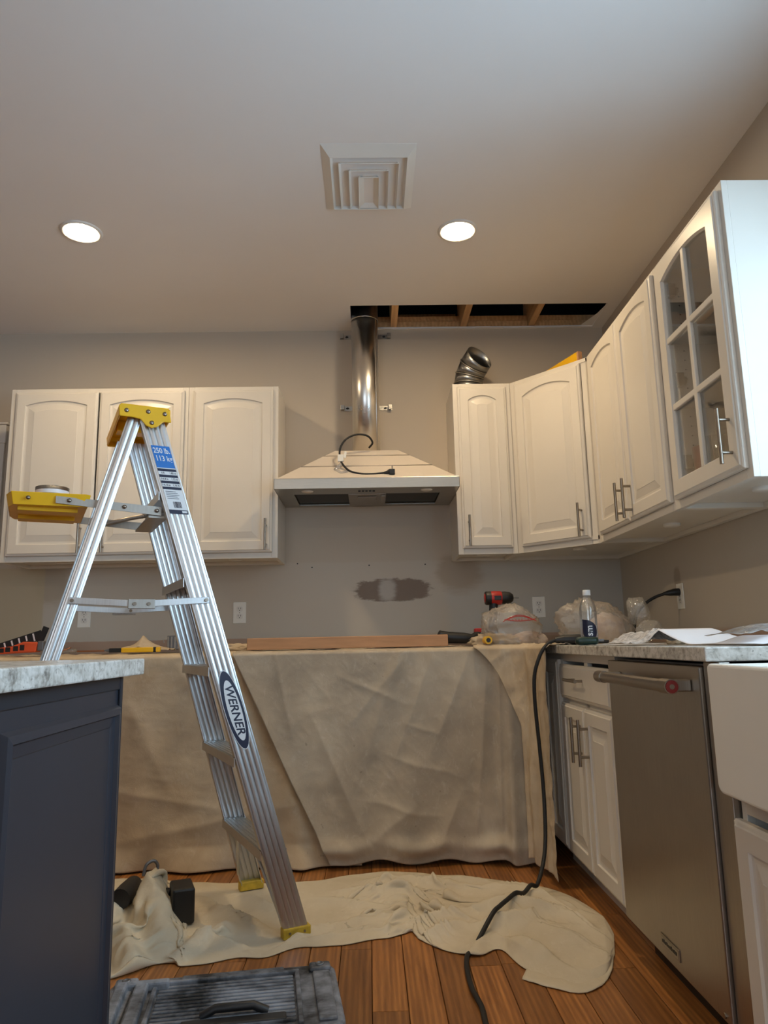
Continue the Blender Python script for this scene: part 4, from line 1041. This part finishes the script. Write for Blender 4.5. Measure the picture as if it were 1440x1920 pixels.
def relax(P, cs, ct, cones, pins, iters=200):
    """settle the sheet: it is larger than the area it is squeezed into, so it buckles into folds lying on the floor"""
    ln = lambda d: np.sqrt((d * d).sum(-1)) + 1e-9
    p = P.copy(); tgt = P[..., :2].copy(); prev = p.copy()
    rs = ln(np.diff(P, axis=1)) * (1 + .5 * (cs[:, 1:] + cs[:, :-1])); rt = ln(np.diff(P, axis=0)) * (1 + .5 * (ct[1:] + ct[:-1]))
    rd = np.sqrt(rs[1:] ** 2 + rt[:, 1:] ** 2)
    def pr(A, B, rest, k):
        d = B - A; L = ln(d); c = d * (k * .5 * (L - rest) / L)[..., None]; A += c; B -= c
    for it in range(iters):
        v = np.clip(p - prev, -.004, .004); prev = p.copy(); p += v * .82; p[..., 2] -= .00022
        for o in (0, 1):
            n_ = (p.shape[1] - o) // 2; pr(p[:, o:o + 2 * n_:2], p[:, o + 1:o + 2 * n_:2], rs[:, o:o + 2 * n_ - 1:2], .9)
            n_ = (p.shape[0] - o) // 2; pr(p[o:o + 2 * n_:2], p[o + 1:o + 2 * n_:2], rt[o:o + 2 * n_ - 1:2], .9)
        for o in (0, 1):
            n_ = (p.shape[0] - o) // 2
            pr(p[o:o + 2 * n_:2, :-1], p[o + 1:o + 2 * n_:2, 1:], rd[o:o + 2 * n_ - 1:2], .3); pr(p[o:o + 2 * n_:2, 1:], p[o + 1:o + 2 * n_:2, :-1], rd[o:o + 2 * n_ - 1:2], .3)
        for o in range(0, 8):     # bending over a wider stencil keeps the folds a few centimetres wide
            m_ = (p.shape[1] - o - 4) // 8; 
            if m_ > 0:
                A = p[:, o:o + 8 * m_:8]; B = p[:, o + 4:o + 4 + 8 * m_:8]; d = B - A; L = ln(d); R = rs[:, o:o + 8 * m_:8] * 4 * .92; c = d * (.25 * .5 * np.minimum(L - R, 0) / L)[..., None]; A += c; B -= c
            m_ = (p.shape[0] - o - 4) // 8
            if m_ > 0:
                A = p[o:o + 8 * m_:8]; B = p[o + 4:o + 4 + 8 * m_:8]; d = B - A; L = ln(d); R = rt[o:o + 8 * m_:8] * 4 * .90; c = d * (.25 * .5 * np.minimum(L - R, 0) / L)[..., None]; A += c; B -= c
        for e in (np.s_[0], np.s_[-1], np.s_[:, 0], np.s_[:, -1]):
            p[e][..., :2] += .5 * (tgt[e] - p[e][..., :2])
        fl = np.full(p.shape[:2], .004)
        for a, b_, h0, h1, w in cones:
            d, tp = segd(p[..., 0], p[..., 1], a, b_); fl = np.maximum(fl, (h0 + (h1 - h0) * tp) * np.clip(1 - d / w, 0, 1) ** .9)
        hit = p[..., 2] < fl; p[..., 2] = np.maximum(p[..., 2], fl); prev[hit] = p[hit]
        p[..., 2] = np.minimum(p[..., 2], .19)
        for fx, fy in pins:
            near = (p[..., 0] - fx) ** 2 + (p[..., 1] - fy) ** 2 < .055 ** 2; p[..., 2][near] = .004
    return p
CS = .02 + .015 * mass + .22 * hl + .02 * mid; CT = .02 + .015 * mass + .18 * hl + .24 * mid
kf = np.exp(-(((X + .25) / .16) ** 4 + ((Y - 2.75) / .30) ** 4)); CS = CS * (1 - .6 * kf); CT = CT * (1 - .5 * kf)
G = relax(G, CS, CT, [((-.782, 2.74), (-.74, 2.66), .165, .14, .10), ((-.74, 2.66), (-.665, 2.48), .13, .05, .09), ((-.875, 2.76), (-.90, 2.50), .11, .06, .085), ((-.80, 2.52), (-.72, 2.36), .07, .06, .06), ((.345, 2.49), (.272, 2.33), .026, .024, .03), ((-.60, 2.42), (-.50, 2.62), .03, .035, .05), ((-.74, 2.46), (-.58, 2.50), .045, .02, .05)], [(-.246, 2.545), (-.478, 3.046)])
def smooth(P, w, n):
    for _ in range(n):
        Q = P.copy(); Q[1:-1, 1:-1] = (P[:-2, 1:-1] + P[2:, 1:-1] + P[1:-1, :-2] + P[1:-1, 2:]) / 4
        Q[0, 1:-1] = (P[0, :-2] + P[0, 2:]) / 2; Q[-1, 1:-1] = (P[-1, :-2] + P[-1, 2:]) / 2; Q[1:-1, 0] = (P[:-2, 0] + P[2:, 0]) / 2; Q[1:-1, -1] = (P[:-2, -1] + P[2:, -1]) / 2
        P = P + w[..., None] * (Q - P)
    return P
wl = np.clip((np.linspace(0, 1, NS)[None] - .60) / .10, 0, 1) * np.ones((NTt, 1))
G = smooth(G, .45 * np.ones_like(wl), 1); G = smooth(G, .9 * wl, 26)
GX, GY = G[..., 0], G[..., 1]
edge = np.clip(np.minimum(np.linspace(0, 1, NTt)[:, None] / .10, (1 - np.linspace(0, 1, NTt)[:, None]) / .10), 0, 1) * np.clip((1 - np.linspace(0, 1, NS)[None]) / .06, 0, 1)
def soft(p, q_, h, w):
    d, tp = segd(GX + .02 * fbm(GX * 6, GY * 6), GY + .02 * fbm(GX * 6, GY * 6, 5.0), p, q_)
    sd_ = (GX - p[0]) * (q_[1] - p[1]) - (GY - p[1]) * (q_[0] - p[0])
    return h * np.sin(np.clip(tp, .03, .97) * PI) ** .5 * np.exp(-(d / np.where(sd_ > 0, w * 2.0, w * .5)) ** 1.3)
add = .012 * wl
for p, q_, h, w in (((.36, 2.72), (.62, 2.60), .024, .022), ((.44, 2.80), (.70, 2.66), .018, .024), ((.34, 2.58), (.56, 2.54), .020, .020), ((.50, 2.52), (.66, 2.36), .016, .03), ((.42, 2.44), (.52, 2.30), .014, .025), ((.40, 2.92), (.62, 2.84), .016, .022), ((.56, 2.76), (.70, 2.50), .014, .03), ((.46, 2.66), (.54, 2.50), .010, .014),
    ((-.12, 2.98), (.22, 2.88), .016, .018), ((-.02, 3.08), (.34, 2.96), .018, .02), ((.10, 2.62), (.34, 2.70), .016, .016), ((-.14, 2.62), (.10, 2.72), .012, .014), ((.20, 3.06), (.46, 2.98), .014, .02), ((.16, 2.52), (.30, 2.60), .014, .016), ((-.52, 2.96), (-.34, 2.80), .010, .02),
    ((-.58, 2.78), (-.34, 2.60), .016, .024), ((-.60, 2.56), (-.40, 2.46), .014, .020), ((-.32, 2.46), (-.14, 2.66), .010, .012), ((-.30, 2.90), (.06, 2.80), .010, .016), ((-.22, 2.52), (.10, 2.60), .010, .014), ((-.66, 2.95), (-.50, 2.72), .012, .024)):
    add = add + 2.3 * soft(p, q_, h, w)
G[..., 2] += add * edge
X, Y, Z = G[..., 0], G[..., 1], G[..., 2]
Fr = np.c_[G[0, :, 0], G[0, :, 1]]
# rolled-under hem along the front
nrm = (Bk - Fr); nrm /= np.linalg.norm(nrm, axis=1)[:, None]
hem = []
for k in range(1, 9):
    a = PI * k / 8; r0 = (G[0, :, 2] - .003) / 2
    zz = .003 + r0 * (1 + np.cos(a)); off = -r0 * .9 * np.sin(a)
    inw = .03 * max(0, (k - 4) / 4) * lobe[0]
    hem.append(np.c_[Fr + nrm * (off + inw)[:, None], zz])
G2 = np.concatenate([np.array(hem)[::-1], G], 0)
# visible underlayer of the right lobe
q = MB(); q.grid(G2)
U = spline([(.41, 2.215), (.47, 2.165), (.545, 2.125), (.61, 2.155), (.67, 2.24), (.71, 2.34)], 60); V = spline([(.46, 2.33), (.52, 2.26), (.57, 2.25), (.62, 2.28), (.66, 2.33), (.70, 2.40)], 60)
LW = np.array([np.c_[U * (1 - t_) + V * t_, .003 + .004 * np.abs(fbm(U[:, 0] * 20, U[:, 1] * 20 + t_ * 3)) + .002 * np.sin(t_ * 3)] for t_ in np.linspace(0, 1, 12)])
q.grid(LW)
o = q.build('drop_cloth', m_canvas3, None, recalc=False, solid=.0018)
tag(o, 'rumpled cream canvas drop cloth spread on the wooden floor under the ladder', 'drop cloth')

# ------------------------------------------------------------------ extension cord
t = thing('extension_cord', 'thick black extension cord hanging from the counter down across the floor cloth', 'cord', (.66, 3.0, 0))
def oc(pts, c): return [tuple(np.array(p) - np.array(c)) for p in pts]
def cloth_h(x, y, r=.02):
    m_ = (G[..., 0] - x) ** 2 + (G[..., 1] - y) ** 2 < r * r
    return float(G[..., 2][m_].max()) if m_.any() else 0.0
P = spline([(.96, 2.93, .924), (.90, 2.95, .926), (.82, 2.98, .934), (.745, 2.975, .930), (.700, 2.958, .900), (.672, 2.95, .85), (.655, 2.95, .79), (.652, 2.95, .68), (.660, 2.95, .52), (.662, 2.93, .32), (.64, 2.87, .16)] + [(x, y, cloth_h(x, y, .045) + .004) for x, y in ((.585, 2.775), (.555, 2.74), (.52, 2.70), (.485, 2.66), (.45, 2.62), (.415, 2.575), (.385, 2.535))] + [(.305, 2.42, .009), (.275, 2.36, .009), (.262, 2.25, .012), (.262, 2.15, .009), (.272, 2.05, .009), (.27, 1.95, .009), (.285, 1.80, .009), (.33, 1.5, .009), (.36, 1.0, .009)], 200)
q = MB(); q.tube(oc(P, (.66, 3.0, 0)), .0075, 10); q.build('cable', m_rubber, t)
q = MB(); q.tube(oc([(.755, 2.977, .934), (.79, 2.975, .936), (.85, 2.965, .934), (.88, 2.955, .930)], (.66, 3.0, 0)), [.011, .019, .022, .016], 12); q.build('socket_end', m_black, t)
t = thing('power_plug', 'black cord and plug pushed into the outlet on the right wall', 'plug', (XR, 3.235, 1.135))
q = MB(); q.tube([(-.008, 0, 0), (-.03, 0, .0), (-.05, .005, -.003), (-.075, .01, -.006)], [.017, .016, .013, .007], 12); q.build('plug_body', m_black, t)
q = MB(); q.tube([tuple(p) for p in spline([(-.07, .01, -.006), (-.11, .02, -.02), (-.15, .03, -.045), (-.19, .03, -.085), (-.22, .0, -.14), (-.24, -.03, -.205)], 30)], .007, 10); q.build('cable', m_rubber, t)

# ------------------------------------------------------------------ things on the back counter
ZC = .905
t = thing('wooden_board', 'long brown board lying along the edge of the cloth-covered back counter', 'board', (-.1, 3.385, ZC + .012))
q = MB(); q.box(-.457, .455, -.055, .055, 0, .052); q.build('plank', m_card, t, bevel=.003)
t = thing('utility_knife', 'yellow and black utility knife lying on the back counter between the ladder legs', 'knife', (-1.09, 3.40, ZC + .012), .01)
q = MB(); q.box(-.05, .125, -.014, .014, 0, .022); q.build('grip', m_yellow, t, bevel=.004)
q = MB(); q.box(-.105, -.05, -.0135, .0135, .001, .021); q.build('slider', m_black, t, bevel=.003)
q = MB(); q.box(.095, .11, -.0145, .0145, -.0005, .0225); q.build('end_band', m_black, t, bevel=.003)
q = MB(); q.add([(-.105, -.001, .006), (-.13, -.001, .008), (-.128, -.001, .014), (-.105, -.001, .018), (-.105, .001, .006), (-.13, .001, .008), (-.128, .001, .014), (-.105, .001, .018)], [(0, 1, 2, 3), (7, 6, 5, 4), (0, 4, 5, 1), (1, 5, 6, 2), (2, 6, 7, 3), (3, 7, 4, 0)]); q.build('blade', m_grey, t)
t = thing('screwdriver', 'long thin copper-coloured driver lying beside the yellow utility knife', 'screwdriver', (-1.34, 3.44, ZC + .014), -.03)
q = MB(); q.cyl((-.02, 0, .008), (.11, 0, .008), .0035, 8); q.build('shaft', m_copper, t)
q = MB(); q.lathe([(.001, 0), (.008, .003), (.010, .03), (.007, .06), (.010, .08), (.004, .09), (.001, .09)], 12, 0, T(-.02, 0, .011) @ RY(-PI / 2)); q.build('grip', m_pet, t)
q = MB(); q.tube([tuple(p) for p in spline([(-.11, .01, .01), (-.08, .03, .022), (-.05, .0, .026), (-.08, -.02, .012), (-.12, .0, .01)], 24)], .0025, 6); q.build('wire_loop', m_copper, t)
t = thing('tool_package', 'orange tool package with black print and cards leaning up, at far left counter', 'package', (-1.62, 3.42, ZC + .012))
q = MB(); q.add([(-.2, -.03, 0), (.09, -.03, .01), (.10, -.03, .055), (.03, -.03, .058), (-.02, -.03, .038), (-.2, -.03, .02), (-.2, .03, 0), (.09, .03, .01), (.10, .03, .055), (.03, .03, .058), (-.02, .03, .038), (-.2, .03, .02)], [tuple(range(6))[::-1], tuple(range(6, 12))] + [(i, (i + 1) % 6, 6 + (i + 1) % 6, 6 + i) for i in range(6)]); q.build('pouch', m_orange, t, bevel=.006)
q = MB(); random.seed(5)
for k, (x, w) in enumerate(((-.115, .03), (-.08, .028), (-.045, .022), (-.01, .022), (.02, .02))): q.box(x, x + w, -.0318, -.0302, .008 + k * .003, .026 + k * .0045)
q.build('print_block', m_black, t)
q = MB(); M = T(-.03, .035, .03) @ RY(-.30)
q.box(-.12, .13, -.002, .002, 0, .045, M=M); q.build('backing_card', m_black, t)
q = MB()
for k in range(7): q.box(-.115 + k * .034, -.108 + k * .034, -.0036, -.0022, .004 + (k % 2) * .012, .04, M=M)
q.build('card_print', m_labelw, t)
q = MB(); M = T(.085, .02, .055) @ RY(.35); q.box(-.012, .016, -.002, .002, -.03, .075, M=M); q.box(-.006, .012, -.0035, -.002, .0, .06, M=M); q.build('upright_card', m_black, t)
q = MB(); q.box(.095, .125, -.028, .028, .015, .06); q.build('clip', m_grey, t, bevel=.006)
t = thing('junction_box', 'grey metal box standing on the back counter just left of the ladder rail', 'box', (-.975, 3.72, ZC + .02))
q = MB(); q.box(-.04, .045, -.03, .03, 0, .07); q.build('shell', m_grey, t, bevel=.003)
q = MB()
for k in range(5): q.box(-.036 + k * .017, -.030 + k * .017, -.034, -.0302, .006, .064)
q.tube([(-.04, 0, .05), (-.065, -.01, .055), (-.06, -.01, .035)], .003, 6); q.build('fin', m_bracket, t)
def crumple(name, mats, parent, c, size, seed, amp=.25, sub=5, flat=-.35, freq=2.4, sharp=1.0):
    bm = bmesh.new(); bmesh.ops.create_icosphere(bm, subdivisions=sub, radius=1.0)
    V = np.array([v_.co[:] for v_ in bm.verts]); F = [[v_.index for v_ in f.verts] for f in bm.faces]; bm.free()
    wv = V + .25 * np.c_[fbm(V[:, 0] * 2, V[:, 1] * 2, V[:, 2] * 2 + seed), fbm(V[:, 1] * 2, V[:, 2] * 2, V[:, 0] * 2 + seed + 5), fbm(V[:, 2] * 2, V[:, 0] * 2, V[:, 1] * 2 + seed + 9)]
    r = 1 + amp * 1.6 * (ridged(wv[:, 0] * freq + seed, wv[:, 1] * freq, wv[:, 2] * freq) - .55) * sharp + amp * .5 * fbm(wv[:, 0] * 6, wv[:, 1] * 6, wv[:, 2] * 6 + seed)
    V = V * r[:, None]; V[:, 2] = np.maximum(V[:, 2], flat) - flat
    V = V * np.array(size) + np.array(c)
    q = MB(); q.add([tuple(p) for p in V], F, 0, True); return q.build(name, mats, parent, recalc=False)
def bagfilm(name, parent, c, size, seed, amp, flat, planes=46):
    """thin film pulled taut between random high points: flat facets meeting in sharp creases"""
    bm = bmesh.new(); bmesh.ops.create_icosphere(bm, subdivisions=5, radius=1.0)
    V = np.array([v_.co[:] for v_ in bm.verts]); F = [[v_.index for v_ in f.verts] for f in bm.faces]; bm.free()
    rs_ = np.random.RandomState(seed); N = rs_.randn(planes, 3); N /= np.linalg.norm(N, axis=1)[:, None]; dd = rs_.uniform(1 - amp, 1.06, planes)
    dots = V @ N.T; r = np.where(dots > .12, dd / np.maximum(dots, .12), 9).min(1); r = np.minimum(r, 1.25)
    k = rs_.randn(3, 3) * 1.6
    r = r + .12 * (ridged(V @ k[0] * 1.7 + seed, V @ k[1] * 1.7, V @ k[2] * 1.7, 2) ** 3 - .3) + .03 * fbm(V[:, 0] * 3, V[:, 1] * 3, V[:, 2] * 3 + seed)
    V = V * r[:, None]; V[:, 2] = np.maximum(V[:, 2], flat) - flat
    q = MB(); q.add([tuple(p) for p in V * np.array(size) + np.array(c)], F, 0, True); return q.build(name, m_bag, parent, recalc=False)
t = thing('cloth_scrap', 'peaked scrap of tan cloth on the back counter behind the utility knife', 'cloth', (-1.13, 3.62, ZC + .01))
Xg, Yg = np.meshgrid(np.linspace(-.17, .16, 50), np.linspace(-.08, .08, 26), indexing='ij')
Zg = .004 + .075 * np.exp(-np.abs(Xg - .02) / .05) * np.exp(-(Yg / .07) ** 2) + .012 * ridged(Xg * 14, Yg * 14)
q = MB(); q.grid(np.dstack([Xg, Yg, Zg])); q.build('fabric', m_canvas, t, recalc=False, solid=.002)
t = thing('cloth_scrap', 'low tan cloth lump beside the left end of the brown board', 'cloth', (-.64, 3.52, ZC + .008))
crumple('fabric', m_canvas, t, (0, 0, 0), (.09, .05, .026), 3, .25, 4)

# right-hand corner clutter
t = thing('power_tool', 'black power tool lying on the counter at the right end of the brown board', 'power tool', (.40, 3.47, ZC + .016))
q = MB(); q.tube([(-.075, -.01, .05), (-.03, 0, .034), (.05, 0, .03), (.09, 0, .028)], [.02, .028, .026, .018], 14); q.build('motor_housing', m_black, t)
q = MB(); q.tube([(.08, .0, .03), (.11, .02, .045), (.16, .03, .05)], [.014, .018, .016], 12); q.build('grip', m_rubber, t)
q = MB(); q.box(.10, .15, .01, .05, .05, .075); q.build('battery', m_red, t, bevel=.005)
q = MB(); q.box(.15, .21, .0, .04, .045, .075); q.build('head', m_black, t, bevel=.006)
t = thing('cordless_drill', 'red and black cordless drill standing upright behind the clear bag', 'drill', (.605, 3.50, ZC + .012))
zc = .222
M = T(0, 0, zc) @ RY(PI / 2)
q = MB(); q.lathe([(.001, -.047), (.030, -.046), (.033, -.04), (.033, -.018)], 20, 0, M); q.build('motor_cap', m_black, t)
q = MB(); q.lathe([(.001, -.0485), (.021, -.0478), (.022, -.046)], 20, 0, M); q.build('badge', m_red, t)
q = MB(); q.lathe([(.0325, -.018), (.034, -.005), (.033, .03), (.028, .036)], 20, 0, M); q.build('body', m_red, t)
q = MB(); q.box(-.006, .028, -.0345, -.030, zc - .012, zc + .010); q.build('side_panel', m_black, t, bevel=.003)
q = MB(); q.lathe([(.030, .032), (.031, .05), (.027, .075), (.018, .088), (.014, .090), (.001, .090)], 20, 0, M); q.build('chuck', m_black, t)
q = MB(); q.cyl((.088, 0, zc), (.118, 0, zc), .003, 8); q.build('bit', m_grey, t)
q = MB(); q.tube([(-.005, 0, zc - .025), (-.012, 0, .12), (-.02, 0, .05)], [.022, .019, .022], 14); q.build('handle', m_black, t)
q = MB(); q.box(-.07, .05, -.038, .038, 0, .052); q.build('battery', m_black, t, bevel=.006)
t = thing('plastic_bag', 'clear plastic bag with red print lying in front of the cordless drill', 'bag', (.69, 3.33, ZC + .012))
bagfilm('film', t, (-.055, 0, 0), (.185, .10, .150), 11, .38, -.5)
crumple('contents', m_stuff, t, (.04, .03, .003), (.085, .035, .038), 14, .12, 5, -.5, 1.6)
q = MB()
for k, (w_, h_, zz) in enumerate(((.075, .020, .122), (.062, .012, .120), (.07, -.006, .106))):
    q.tube([tuple(p) for p in spline([(-.02 - w_, -.082 - .004 * k, zz - h_), (-.02 - w_ * .5, -.078 - .004 * k, zz), (-.02, -.074 - .004 * k, zz + h_ * .4), (-.02 + w_ * .5, -.074 - .004 * k, zz), (-.02 + w_, -.080 - .004 * k, zz - h_)], 16)], .0018, 5)
for k in range(8):
    a = -.07 + .014 * k; q.tube([(a, -.082, .104), (a + .004, -.080, .114), (a + .009, -.082, .103)], .0014, 5)
q.build('red_print', m_red, t)
t = thing('plastic_bag', 'big clear plastic bag full of wrapped parts behind the water bottle', 'bag', (.985, 3.16, ZT + .002))
bagfilm('film', t, (0, 0, 0), (.19, .16, .138), 21, .34, -.55)
crumple('contents', m_stuff, t, (.05, .03, .004), (.085, .06, .085), 25, .12, 5, -.5, 1.6)
bagfilm('gathered_end', t, (.19, .02, .07), (.065, .05, .065), 31, .45, -.9, 20)
bagfilm('loose_tail', t, (.20, -.05, .0), (.06, .05, .05), 35, .45, -.9, 20)
t = thing('hand_tool', 'yellow and black round tool handle end on the cloth at counter edge', 'tool', (.527, 3.285, .9215))
q = MB(); q.cyl((0, -.03, .018), (0, .07, .018), .0175, 18); q.build('grip', m_yellow, t)
q = MB(); q.cyl((0, -.032, .018), (0, -.028, .018), .010, 14); q.build('end_plug', m_black, t)
t = thing('cloth_scrap', 'folded canvas scrap on the counter left of the clear plastic bag', 'cloth', (.58, 3.36, .914))
crumple('fabric', m_canvas, t, (0, 0, 0), (.12, .05, .04), 44, .3, 4, -.4)
# water bottle
t = thing('water_bottle', 'clear plastic water bottle with blue drop label on the right counter', 'bottle', (.816, 2.71, ZT + .001))
q = MB(); q.lathe([(.001, .004), (.022, 0), (.030, .006), (.0315, .02), (.0315, .125), (.030, .14), (.024, .160), (.0135, .178), (.0125, .185)], 32); q.build('bottle_body', m_pet, t)
q = MB(); q.lathe([(.0145, .183), (.0145, .200), (.013, .203), (.001, .203)], 20); q.build('cap', m_labelw, t)
q = MB(); q.lathe([(.0296, .122), (.0296, .124), (.001, .124)], 28, closed=False); q.build('waterline', m_pet, t)
def wrap(u, z, r=.0320, rot=-PI / 2 - .16): a = rot + u / r; return (r * math.cos(a), r * math.sin(a), z)
rows = []
cz = np.linspace(.021, .094, 30); q = MB()
for z0, z1 in zip(cz[:-1], cz[1:]):
    def ext(z):
        if z <= .05: h = math.sqrt(max(0, .029 ** 2 - (z - .05) ** 2)); return -h, h
        f = min(1, (z - .05) / .044); return -.029, -.0289 + .058 * math.sqrt(max(0, 1 - f * f))
    a0, b0 = ext(z0); a1, b1 = ext(z1); m = 8
    for i in range(m):
        f0, f1 = i / m, (i + 1) / m
        q.add([wrap(a0 + (b0 - a0) * f0, z0), wrap(a0 + (b0 - a0) * f1, z0), wrap(a1 + (b1 - a1) * f1, z1), wrap(a1 + (b1 - a1) * f0, z1)], [(0, 1, 2, 3)])
q.build('drop_label', m_ink, t, recalc=False)
v_, f_ = text_mesh('sm', .034); q = MB(); q.add([wrap(-y - .002, .052 + x, .0324) for x, y in v_], f_); q.build('lettering', m_labelw, t, recalc=False)
t = thing('screwdriver', 'dark green screwdriver handle lying in front of the water bottle', 'screwdriver', (.783, 2.62, ZT + .001), -.06)
q = MB(); q.lathe([(.001, -.045), (.010, -.044), (.0150, -.034), (.0150, -.005), (.0135, .012), (.0145, .024), (.011, .034), (.001, .034)], 14, 0, T(0, 0, .0152) @ RY(PI / 2)); q.build('grip', m_green, t)
q = MB(); q.cyl((.034, 0, .0165), (.055, 0, .0165), .005, 10); q.build('ferrule', m_grey, t)
# papers
def sheetpaper(name, label, c, w, d, rz, mat, zf, cat='paper', n=20, grp=None):
    Xg, Yg = np.meshgrid(np.linspace(-w / 2, w / 2, n), np.linspace(-d / 2, d / 2, n), indexing='ij')
    q = MB(); q.grid(np.dstack([Xg, Yg, zf(Xg, Yg)])); o = q.build(name, mat, None, c, rz, recalc=False, solid=.0006); return tag(o, label, cat, grp)
sheetpaper('paper_sheet', 'white sheet lying flat under the screwdriver and bottle', (.92, 2.70, ZT + .0012), .25, .2, .1, m_paper, lambda X, Y: .0 * X)
sheetpaper('paper_sheet', 'large white sheet with its left edge curled up on the right counter', (1.02, 2.08, ZT + .002), .30, .22, .12, m_paper, lambda X, Y: .002 + .044 * np.clip((Y + .06) / .17, 0, 1) ** 1.3 * np.clip((.15 - X) / .12, 0, 1))
sheetpaper('paper_sheet', 'white paper stack with wavy front edge at the right counter end', (1.06, 1.80, ZT + .001), .36, .26, .02, m_paper, lambda X, Y: .003 + .016 * np.exp(-((X + .05) / .06) ** 2) + .006 * np.sin(X * 20) ** 2)
o = sheetpaper('plastic_film', 'crinkled clear plastic film on the white papers', (1.10, 1.86, ZT + .012), .40, .20, -.05, m_film, lambda X, Y: .010 + .022 * np.exp(-((X + .09) / .06) ** 2) + .012 * ridged(X * 9, Y * 9), 'film', 40)
o = sheetpaper('newspaper', 'crumpled grey printed wrapper on the right counter beside the big bag', (.848, 2.30, ZT + .002), .15, .20, .2, m_news, lambda X, Y: .002 + .040 * np.exp(-((X - .02) / .045) ** 2) * (.7 + .6 * ridged(X * 12, Y * 8)) + .008 * ridged(X * 20, Y * 20), 'wrapper', 40)
t = thing('cloth_scrap', 'small tan crumpled paper between the printed wrapper and white sheet', 'paper', (.965, 2.30, ZT + .001))
crumple('scrap', m_canvas, t, (0, 0, 0), (.024, .03, .022), 51, .3, 4, -.4)

# ------------------------------------------------------------------ drill on the floor under the cloth
t = thing('impact_driver', 'black cordless driver with red battery badge half wrapped in the floor cloth', 'drill', (-.70, 2.80, .012), .35)
q = MB(); q.box(-.035, .040, -.15, -.03, 0, .115); q.build('battery', m_black, t, bevel=.008)
q = MB(); q.box(.0395, .0415, -.13, -.06, .03, .065); q.build('badge', m_red, t)
q = MB(); q.tube([(-.03, -.05, .07), (-.10, -.01, .07), (-.16, .02, .075)], [.024, .022, .026], 14); q.build('grip', m_rubber, t)
q = MB(); q.tube([(-.20, -.07, .085), (-.17, .0, .085), (-.15, .08, .085)], [.034, .038, .030], 16); q.build('motor_housing', m_black, t)
q = MB(); q.tube([tuple(p) for p in spline([(-.12, .04, .12), (-.11, .045, .155), (-.085, .05, .165), (-.07, .055, .145), (-.08, .05, .12)], 20)], .006, 8); q.build('belt_hook', m_grey, t)

# ------------------------------------------------------------------ tool case in the foreground
t = thing('tool_case', 'dusty black plastic tool case with ribbed lid on the floor in front', 'tool case', (-.343, 1.785, 0), math.radians(8.0))
wc, dc, hc = .264, .152, .17
q = MB(); q.prism([(a - wc + .008, bq - dc + .008) for a, bq in rrect(2 * wc - .016, 2 * dc - .016, .03)], 0, .112, lambda a, bq, z: (a, bq, z)); q.build('base', m_black, t, bevel=.006)
q = MB(); q.prism([(a - wc, bq - dc) for a, bq in rrect(2 * wc, 2 * dc, .034)], .114, hc - .012, lambda a, bq, z: (a, bq, z)); q.build('lid', m_dusty, t, bevel=.010, seg=3)
z0, z1 = hc - .013, hc - .004
q = MB(); q.box(-.150, .175, dc - .056, dc - .045, z0, z1 + .003); q.box(.164, .175, -dc + .01, dc - .056, z0, z1 + .003); q.box(-.161, -.150, -dc + .01, dc - .045, z0, z1 + .003); q.build('lid_frame', m_dusty, t, bevel=.003)
for k in range(13):
    y = dc - .073 - k * .0165
    q = MB(); q.box(-.146, .160, y, y + .0095, z0, z1 - .002); q.build('rib', m_dusty, t, bevel=.002)
q = MB(); q.box(-.10, .14, dc - .040, dc - .018, z0, z1); q.build('hinge_strip', m_dusty, t, bevel=.004)
for s in (-1, 1):
    q = MB(); q.box(min(s * .207, s * .247), max(s * .207, s * .247), -dc + .02, dc - .055, z0, z1); q.build('side_rail', m_dusty, t, bevel=.004)
    q = MB(); q.box(min(s * .20, s * .252), max(s * .20, s * .252), dc - .050, dc - .012, z0, z1 + .003); q.build('corner_cap', m_dusty, t, bevel=.008)
    q = MB(); q.lathe([(.010, 0), (.010, .002), (.006, .003), (.006, .001), (.001, .001)], 16, 0, T(s * .226, dc - .030, z1 + .003)); q.build('screw', m_grey, t)
for x0, x1, zz in ((-.200, -.170, .012), (-.242, -.216, .018)):
    q = MB(); q.box(x0, x1, -dc + .03, dc - .066, z0, z1 + zz); q.build('latch_arm', m_dusty, t, bevel=.005)
q = MB(); q.box(-.222, -.125, dc - .074, dc - .051, z0, z1 + .012); q.build('latch_cross', m_dusty, t, bevel=.005)
q = MB(); q.box(wc - .012, wc + .004, -.05, .05, .09, .135); q.build('side_clip', m_black, t, bevel=.005)
q = MB(); q.tube([(-.04, -.075, z1 - .002), (-.01, -.075, z1 + .012), (.07, -.075, z1 + .012), (.10, -.075, z1 - .002)], .009, 10); q.build('carry_handle', m_black, t)
q = MB(); q.box(-.08, .14, -.118, -.088, z0, z1 + .001); q.build('handle_recess', m_black, t, bevel=.004)
